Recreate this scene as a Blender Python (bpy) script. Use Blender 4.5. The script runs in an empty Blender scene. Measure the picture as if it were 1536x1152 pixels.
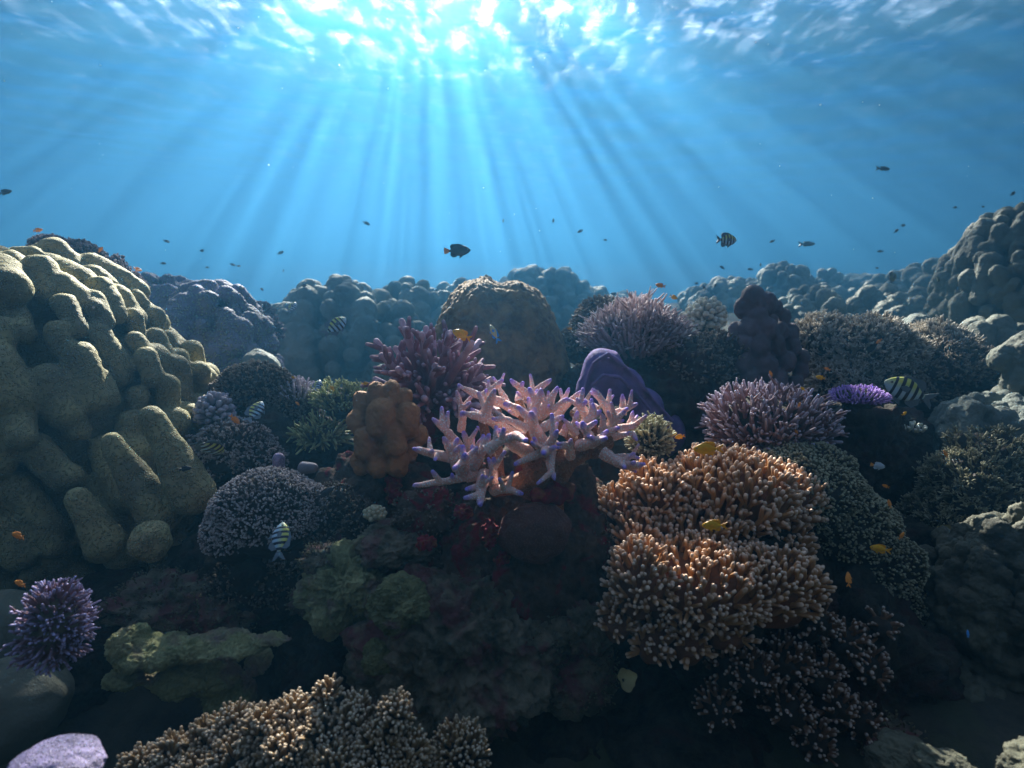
import bpy, bmesh, math, random
import numpy as np
from mathutils import Vector, Matrix, Euler, Quaternion, noise
C = bpy.context.scene.collection
SC = bpy.context.scene
R = math.radians

# ------------------------------------------------------------------ camera
PW, PH, FOC = 1536.0, 1152.0, 853.0          # photograph's pixels, focal length in them
PITCH = math.atan((576 - 430) / FOC)
cam_d = bpy.data.cameras.new('camera'); cam = bpy.data.objects.new('camera', cam_d); C.objects.link(cam)
cam_d.sensor_width = 36; cam_d.lens = 36 * FOC / PW; cam_d.clip_start = 0.02; cam_d.clip_end = 600
cam.location = (0, 0, 0); cam.rotation_euler = (math.pi / 2 - PITCH, 0, 0)
cam_d.dof.use_dof = True; cam_d.dof.focus_distance = 1.5; cam_d.dof.aperture_fstop = 3.5
SC.camera = cam
CP, SP = math.cos(PITCH), math.sin(PITCH)
def at(px, py, Y):
    """the point seen at photo pixel (px,py) that lies Y metres in front of the camera (along the ground)"""
    u = (px - 768) / FOC; v = (576 - py) / FOC
    y = CP + v * SP; z = -SP + v * CP
    return Vector((u / y * Y, Y, z / y * Y))
def ppm(Y):                                    # metres per photo pixel at distance Y
    return Y / FOC

# ------------------------------------------------------------------ light
SUN_DIR = at(640, -190, 1.0).normalized()
SUN_EL = math.asin(SUN_DIR.z); SUN_AZ = math.atan2(SUN_DIR.x, SUN_DIR.y)
w = bpy.data.worlds.new('World'); SC.world = w; w.use_nodes = True
wn = w.node_tree; bg = wn.nodes['Background']
sky = wn.nodes.new('ShaderNodeTexSky'); sky.sky_type = 'NISHITA'; sky.sun_disc = False
sky.sun_elevation = SUN_EL; sky.sun_rotation = SUN_AZ
hs = wn.nodes.new('ShaderNodeHueSaturation'); hs.inputs['Saturation'].default_value = 0.8          # sky colour muted to make its fill light less blue
wn.links.new(sky.outputs[0], hs.inputs['Color']); wn.links.new(hs.outputs[0], bg.inputs[0]); bg.inputs[1].default_value = 0.052
sl = bpy.data.lights.new('sun', 'SUN'); sl.energy = 5.0; sl.angle = R(0.5); sl.color = (1.0, 0.94, 0.84)
sun = bpy.data.objects.new('sun', sl); C.objects.link(sun)
sun.rotation_euler = SUN_DIR.to_track_quat('Z', 'Y').to_euler()
vs = SC.view_settings; vs.view_transform = 'Standard'; vs.look = 'None'; vs.gamma = 1; vs.use_curve_mapping = False
vs.exposure = 2.9
cy = SC.cycles
cy.use_denoising = True; cy.max_bounces = 6; cy.diffuse_bounces = 2; cy.glossy_bounces = 2
cy.transmission_bounces = 2; cy.volume_bounces = 2; cy.transparent_max_bounces = 12
cy.sample_clamp_indirect = 4; cy.caustics_reflective = False; cy.caustics_refractive = False

SURF = 4.0            # height of the water surface over the camera
# ------------------------------------------------------------------ material helpers
def nmat(name):
    m = bpy.data.materials.new(name); m.use_nodes = True
    nt = m.node_tree; nt.nodes.clear()
    out = nt.nodes.new('ShaderNodeOutputMaterial')
    return m, nt, out
def N(nt, t, **k):
    n = nt.nodes.new(t)
    for a, b in k.items():
        if a.startswith('i_'):
            n.inputs[a[2:].replace('_', ' ')].default_value = b
        else: setattr(n, a, b)
    return n
L = lambda nt, a, b: nt.links.new(a, b)

def mesh_obj(name, co, faces, mat=None, parent=None, smooth=True, attr=None):
    me = bpy.data.meshes.new(name)
    co = np.asarray(co, dtype=np.float32)
    if isinstance(faces, np.ndarray) and faces.ndim == 2:
        k = faces.shape[1]; n = faces.shape[0]
        me.vertices.add(len(co)); me.vertices.foreach_set('co', co.ravel())
        me.loops.add(n * k); me.loops.foreach_set('vertex_index', faces.astype(np.int32).ravel())
        me.polygons.add(n); me.polygons.foreach_set('loop_start', np.arange(0, n * k, k, dtype=np.int32))
        me.polygons.foreach_set('loop_total', np.full(n, k, dtype=np.int32))
        me.update(calc_edges=True)
    else:
        me.from_pydata([tuple(c) for c in co], [], faces)
    me.polygons.foreach_set('use_smooth', np.full(len(me.polygons), smooth)); me.update()
    if attr is not None:
        a = me.attributes.new('tip', 'FLOAT', 'POINT'); a.data.foreach_set('value', np.asarray(attr, dtype=np.float32))
    if mat: me.materials.append(mat)
    o = bpy.data.objects.new(name, me); C.objects.link(o)
    if parent: o.parent = parent
    return o

# ------------------------------------------------------------------ water: body, surface
def water_surface():
    n = 320
    xs = np.linspace(-1, 1, n); xs = np.sign(xs) * np.abs(xs) ** 2.2 * 95
    ys = np.linspace(-1, 1, n); ys = np.sign(ys) * np.abs(ys) ** 2.2 * 95 + 8
    X, Y = np.meshgrid(xs, ys)
    Z = SURF + 0.03 * np.sin(X * 1.1 + Y * 2.3) + 0.02 * np.sin(X * 2.9 - Y * 4.1 + 1) + 0.012 * np.sin(X * 7 + Y * 9)
    co = np.stack([X, Y, Z], -1).reshape(-1, 3)
    i = np.arange(n * n).reshape(n, n)
    f = np.stack([i[:-1, :-1], i[:-1, 1:], i[1:, 1:], i[1:, :-1]], -1).reshape(-1, 4)
    m, nt, out = nmat('water_surface')
    tc = N(nt, 'ShaderNodeTexCoord'); mp = N(nt, 'ShaderNodeMapping'); mp.inputs['Scale'].default_value = (0.85, 2.0, 1); mp.inputs['Rotation'].default_value = (0, 0, R(14))
    L(nt, tc.outputs['Object'], mp.inputs[0])
    n1 = N(nt, 'ShaderNodeTexNoise', i_Scale=WAVE_SCALE, i_Detail=4.0, i_Roughness=0.62, i_Distortion=0.6)
    L(nt, mp.outputs[0], n1.inputs['Vector'])
    r1 = N(nt, 'ShaderNodeValToRGB'); r1.color_ramp.elements[0].position = 0.50; r1.color_ramp.elements[1].position = 0.80
    r1.color_ramp.elements[0].color = (0, 0, 0, 1); r1.color_ramp.elements[1].color = (1, 1, 1, 1)
    L(nt, n1.outputs[0], r1.inputs[0])
    mp2 = N(nt, 'ShaderNodeMapping'); mp2.inputs['Rotation'].default_value = (0, 0, SUN_AZ); mp2.inputs['Location'].default_value = (0.2, 0, 0); mp2.inputs['Scale'].default_value = (3.0, 1.2, 1)
    L(nt, tc.outputs['Object'], mp2.inputs[0])                                    # transparency pattern turned to the sun, shaped to cast light shafts
    n2 = N(nt, 'ShaderNodeTexNoise', i_Scale=1.0, i_Detail=4.0, i_Roughness=0.55)
    L(nt, mp2.outputs[0], n2.inputs['Vector'])
    r2 = N(nt, 'ShaderNodeMapRange'); r2.inputs[1].default_value = 0.40; r2.inputs[2].default_value = 0.66; r2.inputs[3].default_value = 0.35; r2.inputs[4].default_value = 1.4
    L(nt, n2.outputs[0], r2.inputs[0])
    mu = N(nt, 'ShaderNodeMath', operation='MULTIPLY', use_clamp=True); L(nt, r1.outputs[0], mu.inputs[0]); L(nt, r2.outputs[0], mu.inputs[1])
    sw = N(nt, 'ShaderNodeMath', operation='MULTIPLY'); sw.inputs[1].default_value = 0.22; L(nt, r2.outputs[0], sw.inputs[0])
    ad = N(nt, 'ShaderNodeMath', operation='ADD', use_clamp=True); L(nt, mu.outputs[0], ad.inputs[0]); L(nt, sw.outputs[0], ad.inputs[1])
    mr = N(nt, 'ShaderNodeMapRange'); mr.inputs[4].default_value = 1.0
    L(nt, ad.outputs[0], mr.inputs[0])
    ge = N(nt, 'ShaderNodeNewGeometry'); mr0 = mr; ab = N(nt, 'ShaderNodeVectorMath', operation='DOT_PRODUCT'); L(nt, ge.outputs['Incoming'], ab.inputs[0]); ab.inputs[1].default_value = (0, 0, 1)
    ab2 = N(nt, 'ShaderNodeMath', operation='ABSOLUTE'); L(nt, ab.outputs['Value'], ab2.inputs[0])
    win = N(nt, 'ShaderNodeMapRange'); win.inputs[1].default_value = 0.62; win.inputs[2].default_value = 0.8; win.inputs[4].default_value = 0.36; L(nt, ab2.outputs[0], win.inputs[0])   # clear overhead, mirror-like at low angles
    low = N(nt, 'ShaderNodeMapRange'); low.inputs[1].default_value = 0.30; low.inputs[2].default_value = 0.52; low.inputs[3].default_value = 0.02; low.inputs[4].default_value = 1.0; L(nt, ab2.outputs[0], low.inputs[0])
    flo = N(nt, 'ShaderNodeMapRange'); flo.inputs[1].default_value = 0.44; flo.inputs[2].default_value = 0.53; flo.inputs[3].default_value = SURF_MIN; flo.inputs[4].default_value = 0.65; L(nt, ab2.outputs[0], flo.inputs[0]); L(nt, flo.outputs[0], mr0.inputs[3])
    m2 = N(nt, 'ShaderNodeMath', operation='MULTIPLY'); L(nt, mr.outputs[0], m2.inputs[0]); L(nt, low.outputs[0], m2.inputs[1]); mr = m2
    mm = N(nt, 'ShaderNodeMath', operation='MAXIMUM'); L(nt, mr.outputs[0], mm.inputs[0]); L(nt, win.outputs[0], mm.inputs[1]); mr = mm
    sw2 = N(nt, 'ShaderNodeMapRange'); sw2.inputs[1].default_value = 0.48; sw2.inputs[2].default_value = 0.62; sw2.inputs[3].default_value = 0.22; sw2.inputs[4].default_value = 2.2; L(nt, n2.outputs[0], sw2.inputs[0])
    m3 = N(nt, 'ShaderNodeMath', operation='MULTIPLY'); L(nt, m2.outputs[0], m3.inputs[0]); L(nt, sw2.outputs[0], m3.inputs[1]); L(nt, m3.outputs[0], mm.inputs[0])
    tr = N(nt, 'ShaderNodeBsdfTransparent'); tr.inputs[0].default_value = (0.95, 0.98, 1, 1)
    gl = N(nt, 'ShaderNodeBsdfGlossy'); gl.inputs['Roughness'].default_value = 0.12; gl.inputs[0].default_value = (0.3, 0.62, 0.95, 1)
    bp = N(nt, 'ShaderNodeBump', i_Strength=0.35, i_Distance=0.05); L(nt, n1.outputs[0], bp.inputs['Height']); L(nt, bp.outputs[0], gl.inputs['Normal'])
    rf = N(nt, 'ShaderNodeBsdfRefraction'); rf.inputs['IOR'].default_value = 1.06; rf.inputs['Roughness'].default_value = 0.32; rf.inputs[0].default_value = (1, 1, 1, 1); rl = N(nt, 'ShaderNodeMapRange'); rl.inputs[1].default_value = 0.27; rl.inputs[2].default_value = 0.46; L(nt, ab2.outputs[0], rl.inputs[0])
    mx = N(nt, 'ShaderNodeMixShader'); L(nt, mr.outputs[0], mx.inputs[0]); L(nt, gl.outputs[0], mx.inputs[1]); L(nt, tr.outputs[0], mx.inputs[2])
    lw = N(nt, 'ShaderNodeMath', operation='MULTIPLY'); lw.inputs[1].default_value = 0.04; L(nt, rl.outputs[0], lw.inputs[0])
    gm = N(nt, 'ShaderNodeMixShader'); L(nt, lw.outputs[0], gm.inputs[0]); L(nt, mx.outputs[0], gm.inputs[1]); L(nt, rf.outputs[0], gm.inputs[2])    # ripples spread the sun's glow
    L(nt, gm.outputs[0], out.inputs['Surface'])
    o = mesh_obj('water_surface', co, f, m); o['kind'] = 'structure'
def water_body():
    bm = bmesh.new(); bmesh.ops.create_cube(bm, size=1)
    x0, x1, y0, y1, z0, z1 = -96, 96, -80, 105, -9.0, SURF + 0.25
    for v in bm.verts:
        v.co = ((x0, x1)[v.co.x > 0], (y0, y1)[v.co.y > 0], (z0, z1)[v.co.z > 0])
    me = bpy.data.meshes.new('haze'); bm.to_mesh(me); bm.free()
    m, nt, out = nmat('haze')
    a = N(nt, 'ShaderNodeVolumePrincipled', i_Density=D_BLUE, i_Anisotropy=G_BLUE)
    a.inputs['Color'].default_value = C_BLUE + (1,); a.inputs['Absorption Color'].default_value = (0, 0, 0, 1)
    b = N(nt, 'ShaderNodeVolumePrincipled', i_Density=D_WHITE, i_Anisotropy=G_WHITE)
    b.inputs['Color'].default_value = C_WHITE + (1,); b.inputs['Absorption Color'].default_value = (0, 0, 0, 1)
    ad = N(nt, 'ShaderNodeAddShader'); L(nt, a.outputs[0], ad.inputs[0]); L(nt, b.outputs[0], ad.inputs[1])
    L(nt, ad.outputs[0], out.inputs['Volume'])
    me.materials.append(m)
    o = bpy.data.objects.new('haze', me); C.objects.link(o); o['kind'] = 'stuff'
WAVE_SCALE = 1.7; SURF_MIN = 0.06
D_BLUE, G_BLUE, C_BLUE = 0.036, 0.60, (0.0, 0.178, 0.365)
D_WHITE, G_WHITE, C_WHITE = 0.023, 0.935, (0.095, 0.11, 0.14)
water_surface(); water_body()

# ------------------------------------------------------------------ noise, shapes
def snoise(P, seed, freq=1.0, octs=4, rough=0.55):
    """cheap smooth vector noise in [-1,1]: rotated, warped sine lattices"""
    rg = np.random.RandomState(seed); P = np.asarray(P, dtype=np.float64) * freq
    out = np.zeros(len(P)); a = 1.0; tot = 0.0
    for k in range(octs):
        M = rg.normal(size=(3, 3)); M, _ = np.linalg.qr(M); ph = rg.uniform(0, 6.28, 6)
        Q = P @ M.T * 3.0
        W = Q + 1.1 * np.sin(Q[:, [1, 2, 0]] * 0.9 + ph[:3])
        s = np.sin(W[:, 0] + ph[3]) * np.cos(W[:, 1] + ph[4]) + 0.6 * np.sin(W[:, 2] * 1.3 + ph[5]) * np.sin(W[:, 0] * 0.7)
        out += a * s / 1.3; tot += a; a *= rough; P = P * 2.03
    return out / tot
_ico = {}
def ico(level):
    if level not in _ico:
        bm = bmesh.new(); bmesh.ops.create_icosphere(bm, subdivisions=level, radius=1)
        co = np.array([v.co[:] for v in bm.verts]); f = np.array([[v.index for v in p.verts] for p in bm.faces])
        bm.free(); _ico[level] = (co / np.linalg.norm(co, axis=1)[:, None], f)
    return _ico[level]
def unit(v):
    v = np.asarray(v, dtype=float); return v / (np.linalg.norm(v) + 1e-9)
def tube(path, rad, sides=8, cap=3):
    """rounded tapering tube; returns co, quads, t along the tube"""
    path = np.asarray(path, float); rad = np.asarray(rad, float)
    d = unit(path[-1] - path[-2]); r = rad[-1]
    ext = [path[-1] + d * r * math.sin(a) for a in np.linspace(0, math.pi / 2, cap + 1)[1:]]
    er = [max(r * math.cos(a), r * 0.04) for a in np.linspace(0, math.pi / 2, cap + 1)[1:]]
    path = np.vstack([path, ext]); rad = np.concatenate([rad, er]); n = len(path)
    tg = np.gradient(path, axis=0); tg /= np.linalg.norm(tg, axis=1)[:, None] + 1e-9
    u = np.cross(tg[0], (0, 0, 1.0) if abs(tg[0][2]) < 0.9 else (1.0, 0, 0)); u = unit(u)
    ang = np.arange(sides) * 2 * math.pi / sides
    rings = []
    for i in range(n):
        u = u - tg[i] * np.dot(u, tg[i]); u = unit(u); v = np.cross(tg[i], u)
        rings.append(path[i] + rad[i] * (np.cos(ang)[:, None] * u + np.sin(ang)[:, None] * v))
    co = np.vstack(rings)
    i = np.arange(n * sides).reshape(n, sides); j = np.roll(i, -1, axis=1)
    f = np.stack([i[:-1], j[:-1], j[1:], i[1:]], -1).reshape(-1, 4)
    s = np.concatenate([[0], np.cumsum(np.linalg.norm(np.diff(path, axis=0), axis=1))]); s /= s[-1]
    return co, f, np.repeat(s, sides)
def join(parts):
    cs, fs, ts, k = [], [], [], 0
    for c, f, t in parts:
        cs.append(c); fs.append(f + k); ts.append(t); k += len(c)
    return np.vstack(cs), np.vstack(fs), np.concatenate(ts)

def tag(o, label, cat, group=None):
    o['label'] = label; o['category'] = cat
    if group: o['group'] = group
    return o
def empty(name, loc=(0, 0, 0)):
    o = bpy.data.objects.new(name, None); C.objects.link(o); o.location = loc; o.empty_display_size = 0.05
    return o
def part(name, data, mat, root):
    """mesh under root, data in world coordinates"""
    c, f, t = data; c = c - np.array(root.location)
    return mesh_obj(name, c, f, mat, root, attr=t)

# ------------------------------------------------------------------ coral materials
def coral_mat(name, base, tip, alt=None, nscale=6.0, bscale=90.0, bump=0.35, dots=None, dot_scale=170.0, rough=0.75, tip_lo=0.55, tip_hi=0.98, bdist=0.004, spec=0.25):
    m, nt, out = nmat(name); alt = alt or tuple(c * 0.62 for c in base)
    tc = N(nt, 'ShaderNodeTexCoord'); V = tc.outputs['Object']
    n1 = N(nt, 'ShaderNodeTexNoise', i_Scale=nscale, i_Detail=5.0, i_Roughness=0.6); L(nt, V, n1.inputs['Vector'])
    mr = N(nt, 'ShaderNodeMapRange'); mr.inputs[1].default_value = 0.36; mr.inputs[2].default_value = 0.64; L(nt, n1.outputs[0], mr.inputs[0])
    mx = N(nt, 'ShaderNodeMix', data_type='RGBA'); mx.inputs[6].default_value = base + (1,); mx.inputs[7].default_value = alt + (1,)
    L(nt, mr.outputs[0], mx.inputs[0]); col = mx.outputs[2]
    n2 = N(nt, 'ShaderNodeTexNoise', i_Scale=bscale, i_Detail=7.0, i_Roughness=0.72); L(nt, V, n2.inputs['Vector'])
    hgt = n2.outputs[0]
    if dots:
        vo = N(nt, 'ShaderNodeTexVoronoi', i_Scale=dot_scale); L(nt, V, vo.inputs['Vector'])
        dr = N(nt, 'ShaderNodeMapRange'); dr.inputs[1].default_value = 0.46; dr.inputs[2].default_value = 0.24
        L(nt, vo.outputs['Distance'], dr.inputs[0])
        md = N(nt, 'ShaderNodeMix', data_type='RGBA'); md.inputs[7].default_value = dots + (1,)
        L(nt, dr.outputs[0], md.inputs[0]); L(nt, col, md.inputs[6]); col = md.outputs[2]; hgt = dr.outputs[0]
    if tip:
        at_ = N(nt, 'ShaderNodeAttribute', attribute_name='tip')
        tr = N(nt, 'ShaderNodeMapRange', interpolation_type='SMOOTHSTEP'); tr.inputs[1].default_value = tip_lo; tr.inputs[2].default_value = tip_hi
        L(nt, at_.outputs['Fac'], tr.inputs[0])
        tn = N(nt, 'ShaderNodeTexNoise', i_Scale=28.0, i_Detail=2.0); L(nt, V, tn.inputs['Vector'])
        tv = N(nt, 'ShaderNodeMapRange'); tv.inputs[1].default_value = 0.3; tv.inputs[2].default_value = 0.6; tv.inputs[3].default_value = 0.35; tv.inputs[4].default_value = 1.0; L(nt, tn.outputs[0], tv.inputs[0])
        tm = N(nt, 'ShaderNodeMath', operation='MULTIPLY'); L(nt, tr.outputs[0], tm.inputs[0]); L(nt, tv.outputs[0], tm.inputs[1]); tr = tm
        mt = N(nt, 'ShaderNodeMix', data_type='RGBA'); mt.inputs[7].default_value = tip + (1,)
        L(nt, tr.outputs[0], mt.inputs[0]); L(nt, col, mt.inputs[6]); col = mt.outputs[2]
    b = N(nt, 'ShaderNodeBsdfPrincipled', i_Roughness=rough); b.inputs['Specular IOR Level'].default_value = spec
    bp = N(nt, 'ShaderNodeBump', i_Strength=bump, i_Distance=bdist); L(nt, hgt, bp.inputs['Height'])
    L(nt, col, b.inputs['Base Color']); L(nt, bp.outputs[0], b.inputs['Normal']); L(nt, b.outputs[0], out.inputs['Surface'])
    return m
def rock_mat(name, c1, c2, c3, s=7.0, bump=0.8, lo=0.5, hi=0.62):
    """c1/c2 mottled rock, c3 patches of growth with shapes of their own"""
    m, nt, out = nmat(name); tc = N(nt, 'ShaderNodeTexCoord'); V = tc.outputs['Object']
    n1 = N(nt, 'ShaderNodeTexNoise', i_Scale=s, i_Detail=8.0, i_Roughness=0.65); L(nt, V, n1.inputs['Vector'])
    n2 = N(nt, 'ShaderNodeTexNoise', i_Scale=s * 0.6, i_Detail=6.0, i_Distortion=0.8); n2.noise_dimensions = '4D'; n2.inputs['W'].default_value = 3.7; L(nt, V, n2.inputs['Vector'])
    r1 = N(nt, 'ShaderNodeMapRange'); r1.inputs[1].default_value = 0.38; r1.inputs[2].default_value = 0.6; L(nt, n1.outputs[0], r1.inputs[0])
    r2 = N(nt, 'ShaderNodeMapRange'); r2.inputs[1].default_value = lo; r2.inputs[2].default_value = hi; L(nt, n2.outputs[0], r2.inputs[0])
    a = N(nt, 'ShaderNodeMix', data_type='RGBA'); a.inputs[6].default_value = c1 + (1,); a.inputs[7].default_value = c2 + (1,); L(nt, r1.outputs[0], a.inputs[0])
    c = N(nt, 'ShaderNodeMix', data_type='RGBA'); c.inputs[7].default_value = c3 + (1,); L(nt, a.outputs[2], c.inputs[6]); L(nt, r2.outputs[0], c.inputs[0])
    n3 = N(nt, 'ShaderNodeTexNoise', i_Scale=s * 7, i_Detail=6.0, i_Roughness=0.7); L(nt, V, n3.inputs['Vector'])
    bp = N(nt, 'ShaderNodeBump', i_Strength=bump, i_Distance=0.012); L(nt, n3.outputs[0], bp.inputs['Height'])
    b = N(nt, 'ShaderNodeBsdfPrincipled', i_Roughness=0.85); b.inputs['Specular IOR Level'].default_value = 0.2
    L(nt, c.outputs[2], b.inputs['Base Color']); L(nt, bp.outputs[0], b.inputs['Normal']); L(nt, b.outputs[0], out.inputs['Surface'])
    return m

# ------------------------------------------------------------------ massive corals: welded blobs
def weld(name, balls, caps, voxel, mat, smooth=3, amp=0.0, afreq=8.0, seed=1, amp2=0.0):
    """balls: (centre, (rx,ry,rz)); caps: (p0, p1, r0, r1). Welded by voxel remesh into one skin."""
    pts, fcs, k = [], [], 0
    d3, f3 = ico(3)
    for c, r in balls:
        pts.append(d3 * np.array(r) + np.array(c)); fcs.append(f3 + k); k += len(d3)
    for p0, p1, r0, r1 in caps:
        p0 = np.array(p0, float); p1 = np.array(p1, float); ax = p1 - p0; ln = np.linalg.norm(ax) + 1e-6; ax = ax / ln
        h = d3 @ ax; t = np.clip(h * 0.5 + 0.5, 0, 1)
        st = (h > 0).astype(float); st[np.abs(h) < 1e-6] = 0.5
        rr = r0 + (r1 - r0) * st
        pts.append(p0 + st[:, None] * ax * ln + d3 * rr[:, None]); fcs.append(f3 + k); k += len(d3)
    co = np.vstack(pts); f = np.vstack(fcs)
    org = co.mean(0); tmp = mesh_obj('tmp', co - org, f)
    md = tmp.modifiers.new('r', 'REMESH'); md.mode = 'VOXEL'; md.voxel_size = voxel; md.use_smooth_shade = True
    if smooth:
        ms = tmp.modifiers.new('s', 'SMOOTH'); ms.factor = 0.5; ms.iterations = smooth
    dg = bpy.context.evaluated_depsgraph_get(); ev = tmp.evaluated_get(dg)
    me = bpy.data.meshes.new_from_object(ev); bpy.data.objects.remove(tmp)
    n = len(me.vertices); c = np.empty(n * 3, np.float32); me.vertices.foreach_get('co', c); c = c.reshape(-1, 3).astype(float)
    if amp or amp2:
        nr = np.empty(n * 3, np.float32); me.vertices.foreach_get('normal', nr); nr = nr.reshape(-1, 3)
        if amp: c += nr * (amp * snoise(c, seed, afreq, 4))[:, None]
        if amp2:
            q = snoise(c, seed + 9, afreq * 5, 3); c += nr * (amp2 * np.abs(q))[:, None]
        me.vertices.foreach_set('co', c.astype(np.float32).ravel())
    me.polygons.foreach_set('use_smooth', np.ones(len(me.polygons), bool)); me.update()
    me.name = name; me.materials.clear(); me.materials.append(mat)
    o = bpy.data.objects.new(name, me); C.objects.link(o); o.location = org
    return o
def pxc(l, Yf):
    """capsules from pixel lists (x0,y0,x1,y1,r0,r1[,dY])"""
    out = []
    for q in l:
        x0, y0, x1, y1, r0, r1 = q[:6]; dy = q[6] if len(q) > 6 else 0
        Y0 = Yf(x0, y0) + dy; Y1 = Yf(x1, y1) + dy
        out.append((at(x0, y0, Y0), at(x1, y1, Y1), r0 * ppm(Y0), r1 * ppm(Y1)))
    return out
def lobes(px, py, Y, rx, rz, ry=None, lr=18, seed=1, elong=1.6, zmin=-0.25, lump=0.12, jit=0.25, pack=1.6, down=0.35, coreS=0.80, slant=0.0):
    """balls+caps for a mound of packed lobes; sizes in photo pixels"""
    rg = np.random.RandomState(seed); s = ppm(Y); c = np.array(at(px, py, Y)); ry = ry or rx
    E = np.array((rx, ry, rz)) * s; r = lr * s; pts = []
    for _ in range(6000):
        d = rg.normal(size=3); d /= np.linalg.norm(d)
        if d[2] < zmin: continue
        p = d * E * (1 + lump * float(snoise(d[None], seed + 5, 0.8, 2)[0]))
        if all(np.linalg.norm(p - q[0]) > r * pack * (0.8 + 0.4 * rg.rand()) for q in pts):
            pts.append((p, d))
    balls = [(c, E * coreS)]; caps = []
    for p, d in pts:
        nrm = d / E; nrm /= np.linalg.norm(nrm); k = r * (1 + jit * rg.uniform(-1, 1))
        tz = np.array((slant, 0, -1.0)); tz = unit(tz - nrm * np.dot(tz, nrm)); ax = unit(-nrm * (1 - down) + tz * down)
        p0 = c + p * rg.uniform(0.93, 1.03); ax = unit(ax + rg.normal(size=3) * 0.22); caps.append((p0, p0 + ax * k * elong * rg.uniform(0.7, 1.3), k, k * rg.uniform(0.75, 1.2)))
    return balls, caps

# ------------------------------------------------------------------ rocks and mounds
def rock(name, c, r, mat, seed, amp=0.28, freq=0.7, level=6, fine=0.03, parent=None, flat=0.0, rot=0):
    d, f = ico(level); rr = 1 + amp * snoise(d, seed, freq, 3, 0.5) + fine * snoise(d, seed + 3, freq * 7, 4, 0.6)
    if flat: rr += flat * (0.4 - np.abs(snoise(d, seed + 7, freq * 2.2, 4, 0.6)) * 1.4)
    p = d * rr[:, None] * np.array(r)
    if rot: ca, sa = math.cos(rot), math.sin(rot); p = np.stack([p[:, 0] * ca - p[:, 2] * sa, p[:, 1], p[:, 0] * sa + p[:, 2] * ca], -1)
    o = mesh_obj(name, p, f, mat, parent); o.location = c if parent is None else Vector(c) - parent.location
    return o
# ------------------------------------------------------------------ branching corals
def finger(rg, p, d, ln, r, fork=0, sides=8, rings=5, taper=0.55, bend=0.2, side=0, side_len=0.35):
    d = unit(d); b = rg.normal(size=3) * bend; t = np.linspace(0, 1, rings)[:, None]
    path = p + d * ln * t + b * ln * t ** 2 * 0.5
    rad = r * (1 - (1 - taper) * t[:, 0]) * (1 + 0.06 * rg.normal(size=rings))
    out = [tube(path, rad, sides)]
    out[0] = (out[0][0], out[0][1], out[0][2])
    for k in range(fork + side):
        u = rg.uniform(0.35, 0.75) if k < fork else rg.uniform(0.15, 0.92)
        q = p + d * ln * u + b * ln * u * u * 0.5
        s = unit(rg.normal(size=3)); s = unit(s - d * np.dot(s, d))
        if k < fork:
            dd = unit(d + s * rg.uniform(0.5, 0.9)); l2 = ln * (1 - u) * rg.uniform(0.8, 1.15) + r; r2 = r * 0.8
        else:
            dd = unit(d * 0.8 + s); l2 = ln * side_len * rg.uniform(0.6, 1.2); r2 = r * 0.6
        tt = np.linspace(0, 1, 4)[:, None]
        out.append(tube(q + dd * l2 * tt + d * l2 * 0.25 * tt ** 2, r2 * (1 - (1 - taper) * tt[:, 0]), max(sides - 2, 5)))
    return join(out)
def dome_pts(rg, n, E, zmin=0.0, lump=0.12, seed=0, relax=1):
    """n scattered directions on an ellipsoid cap, spread evenly by rejection"""
    pts = []; sp = 1.25 * math.sqrt(4 * math.pi * (1 - zmin) / 2 / n); tries = 0
    while len(pts) < n and tries < 60000:
        tries += 1
        d = rg.normal(size=3); d /= np.linalg.norm(d)
        if d[2] < zmin: continue
        if tries % 400 == 0: sp *= 0.93
        if pts and np.min(np.sum((np.array(pts) - d) ** 2, 1)) < sp * sp * 0.55: continue
        pts.append(d)
    D = np.array(pts); rr = 1 + lump * snoise(D, seed + 5, 0.9, 2)
    return D, D * np.array(E) * rr[:, None]
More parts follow.
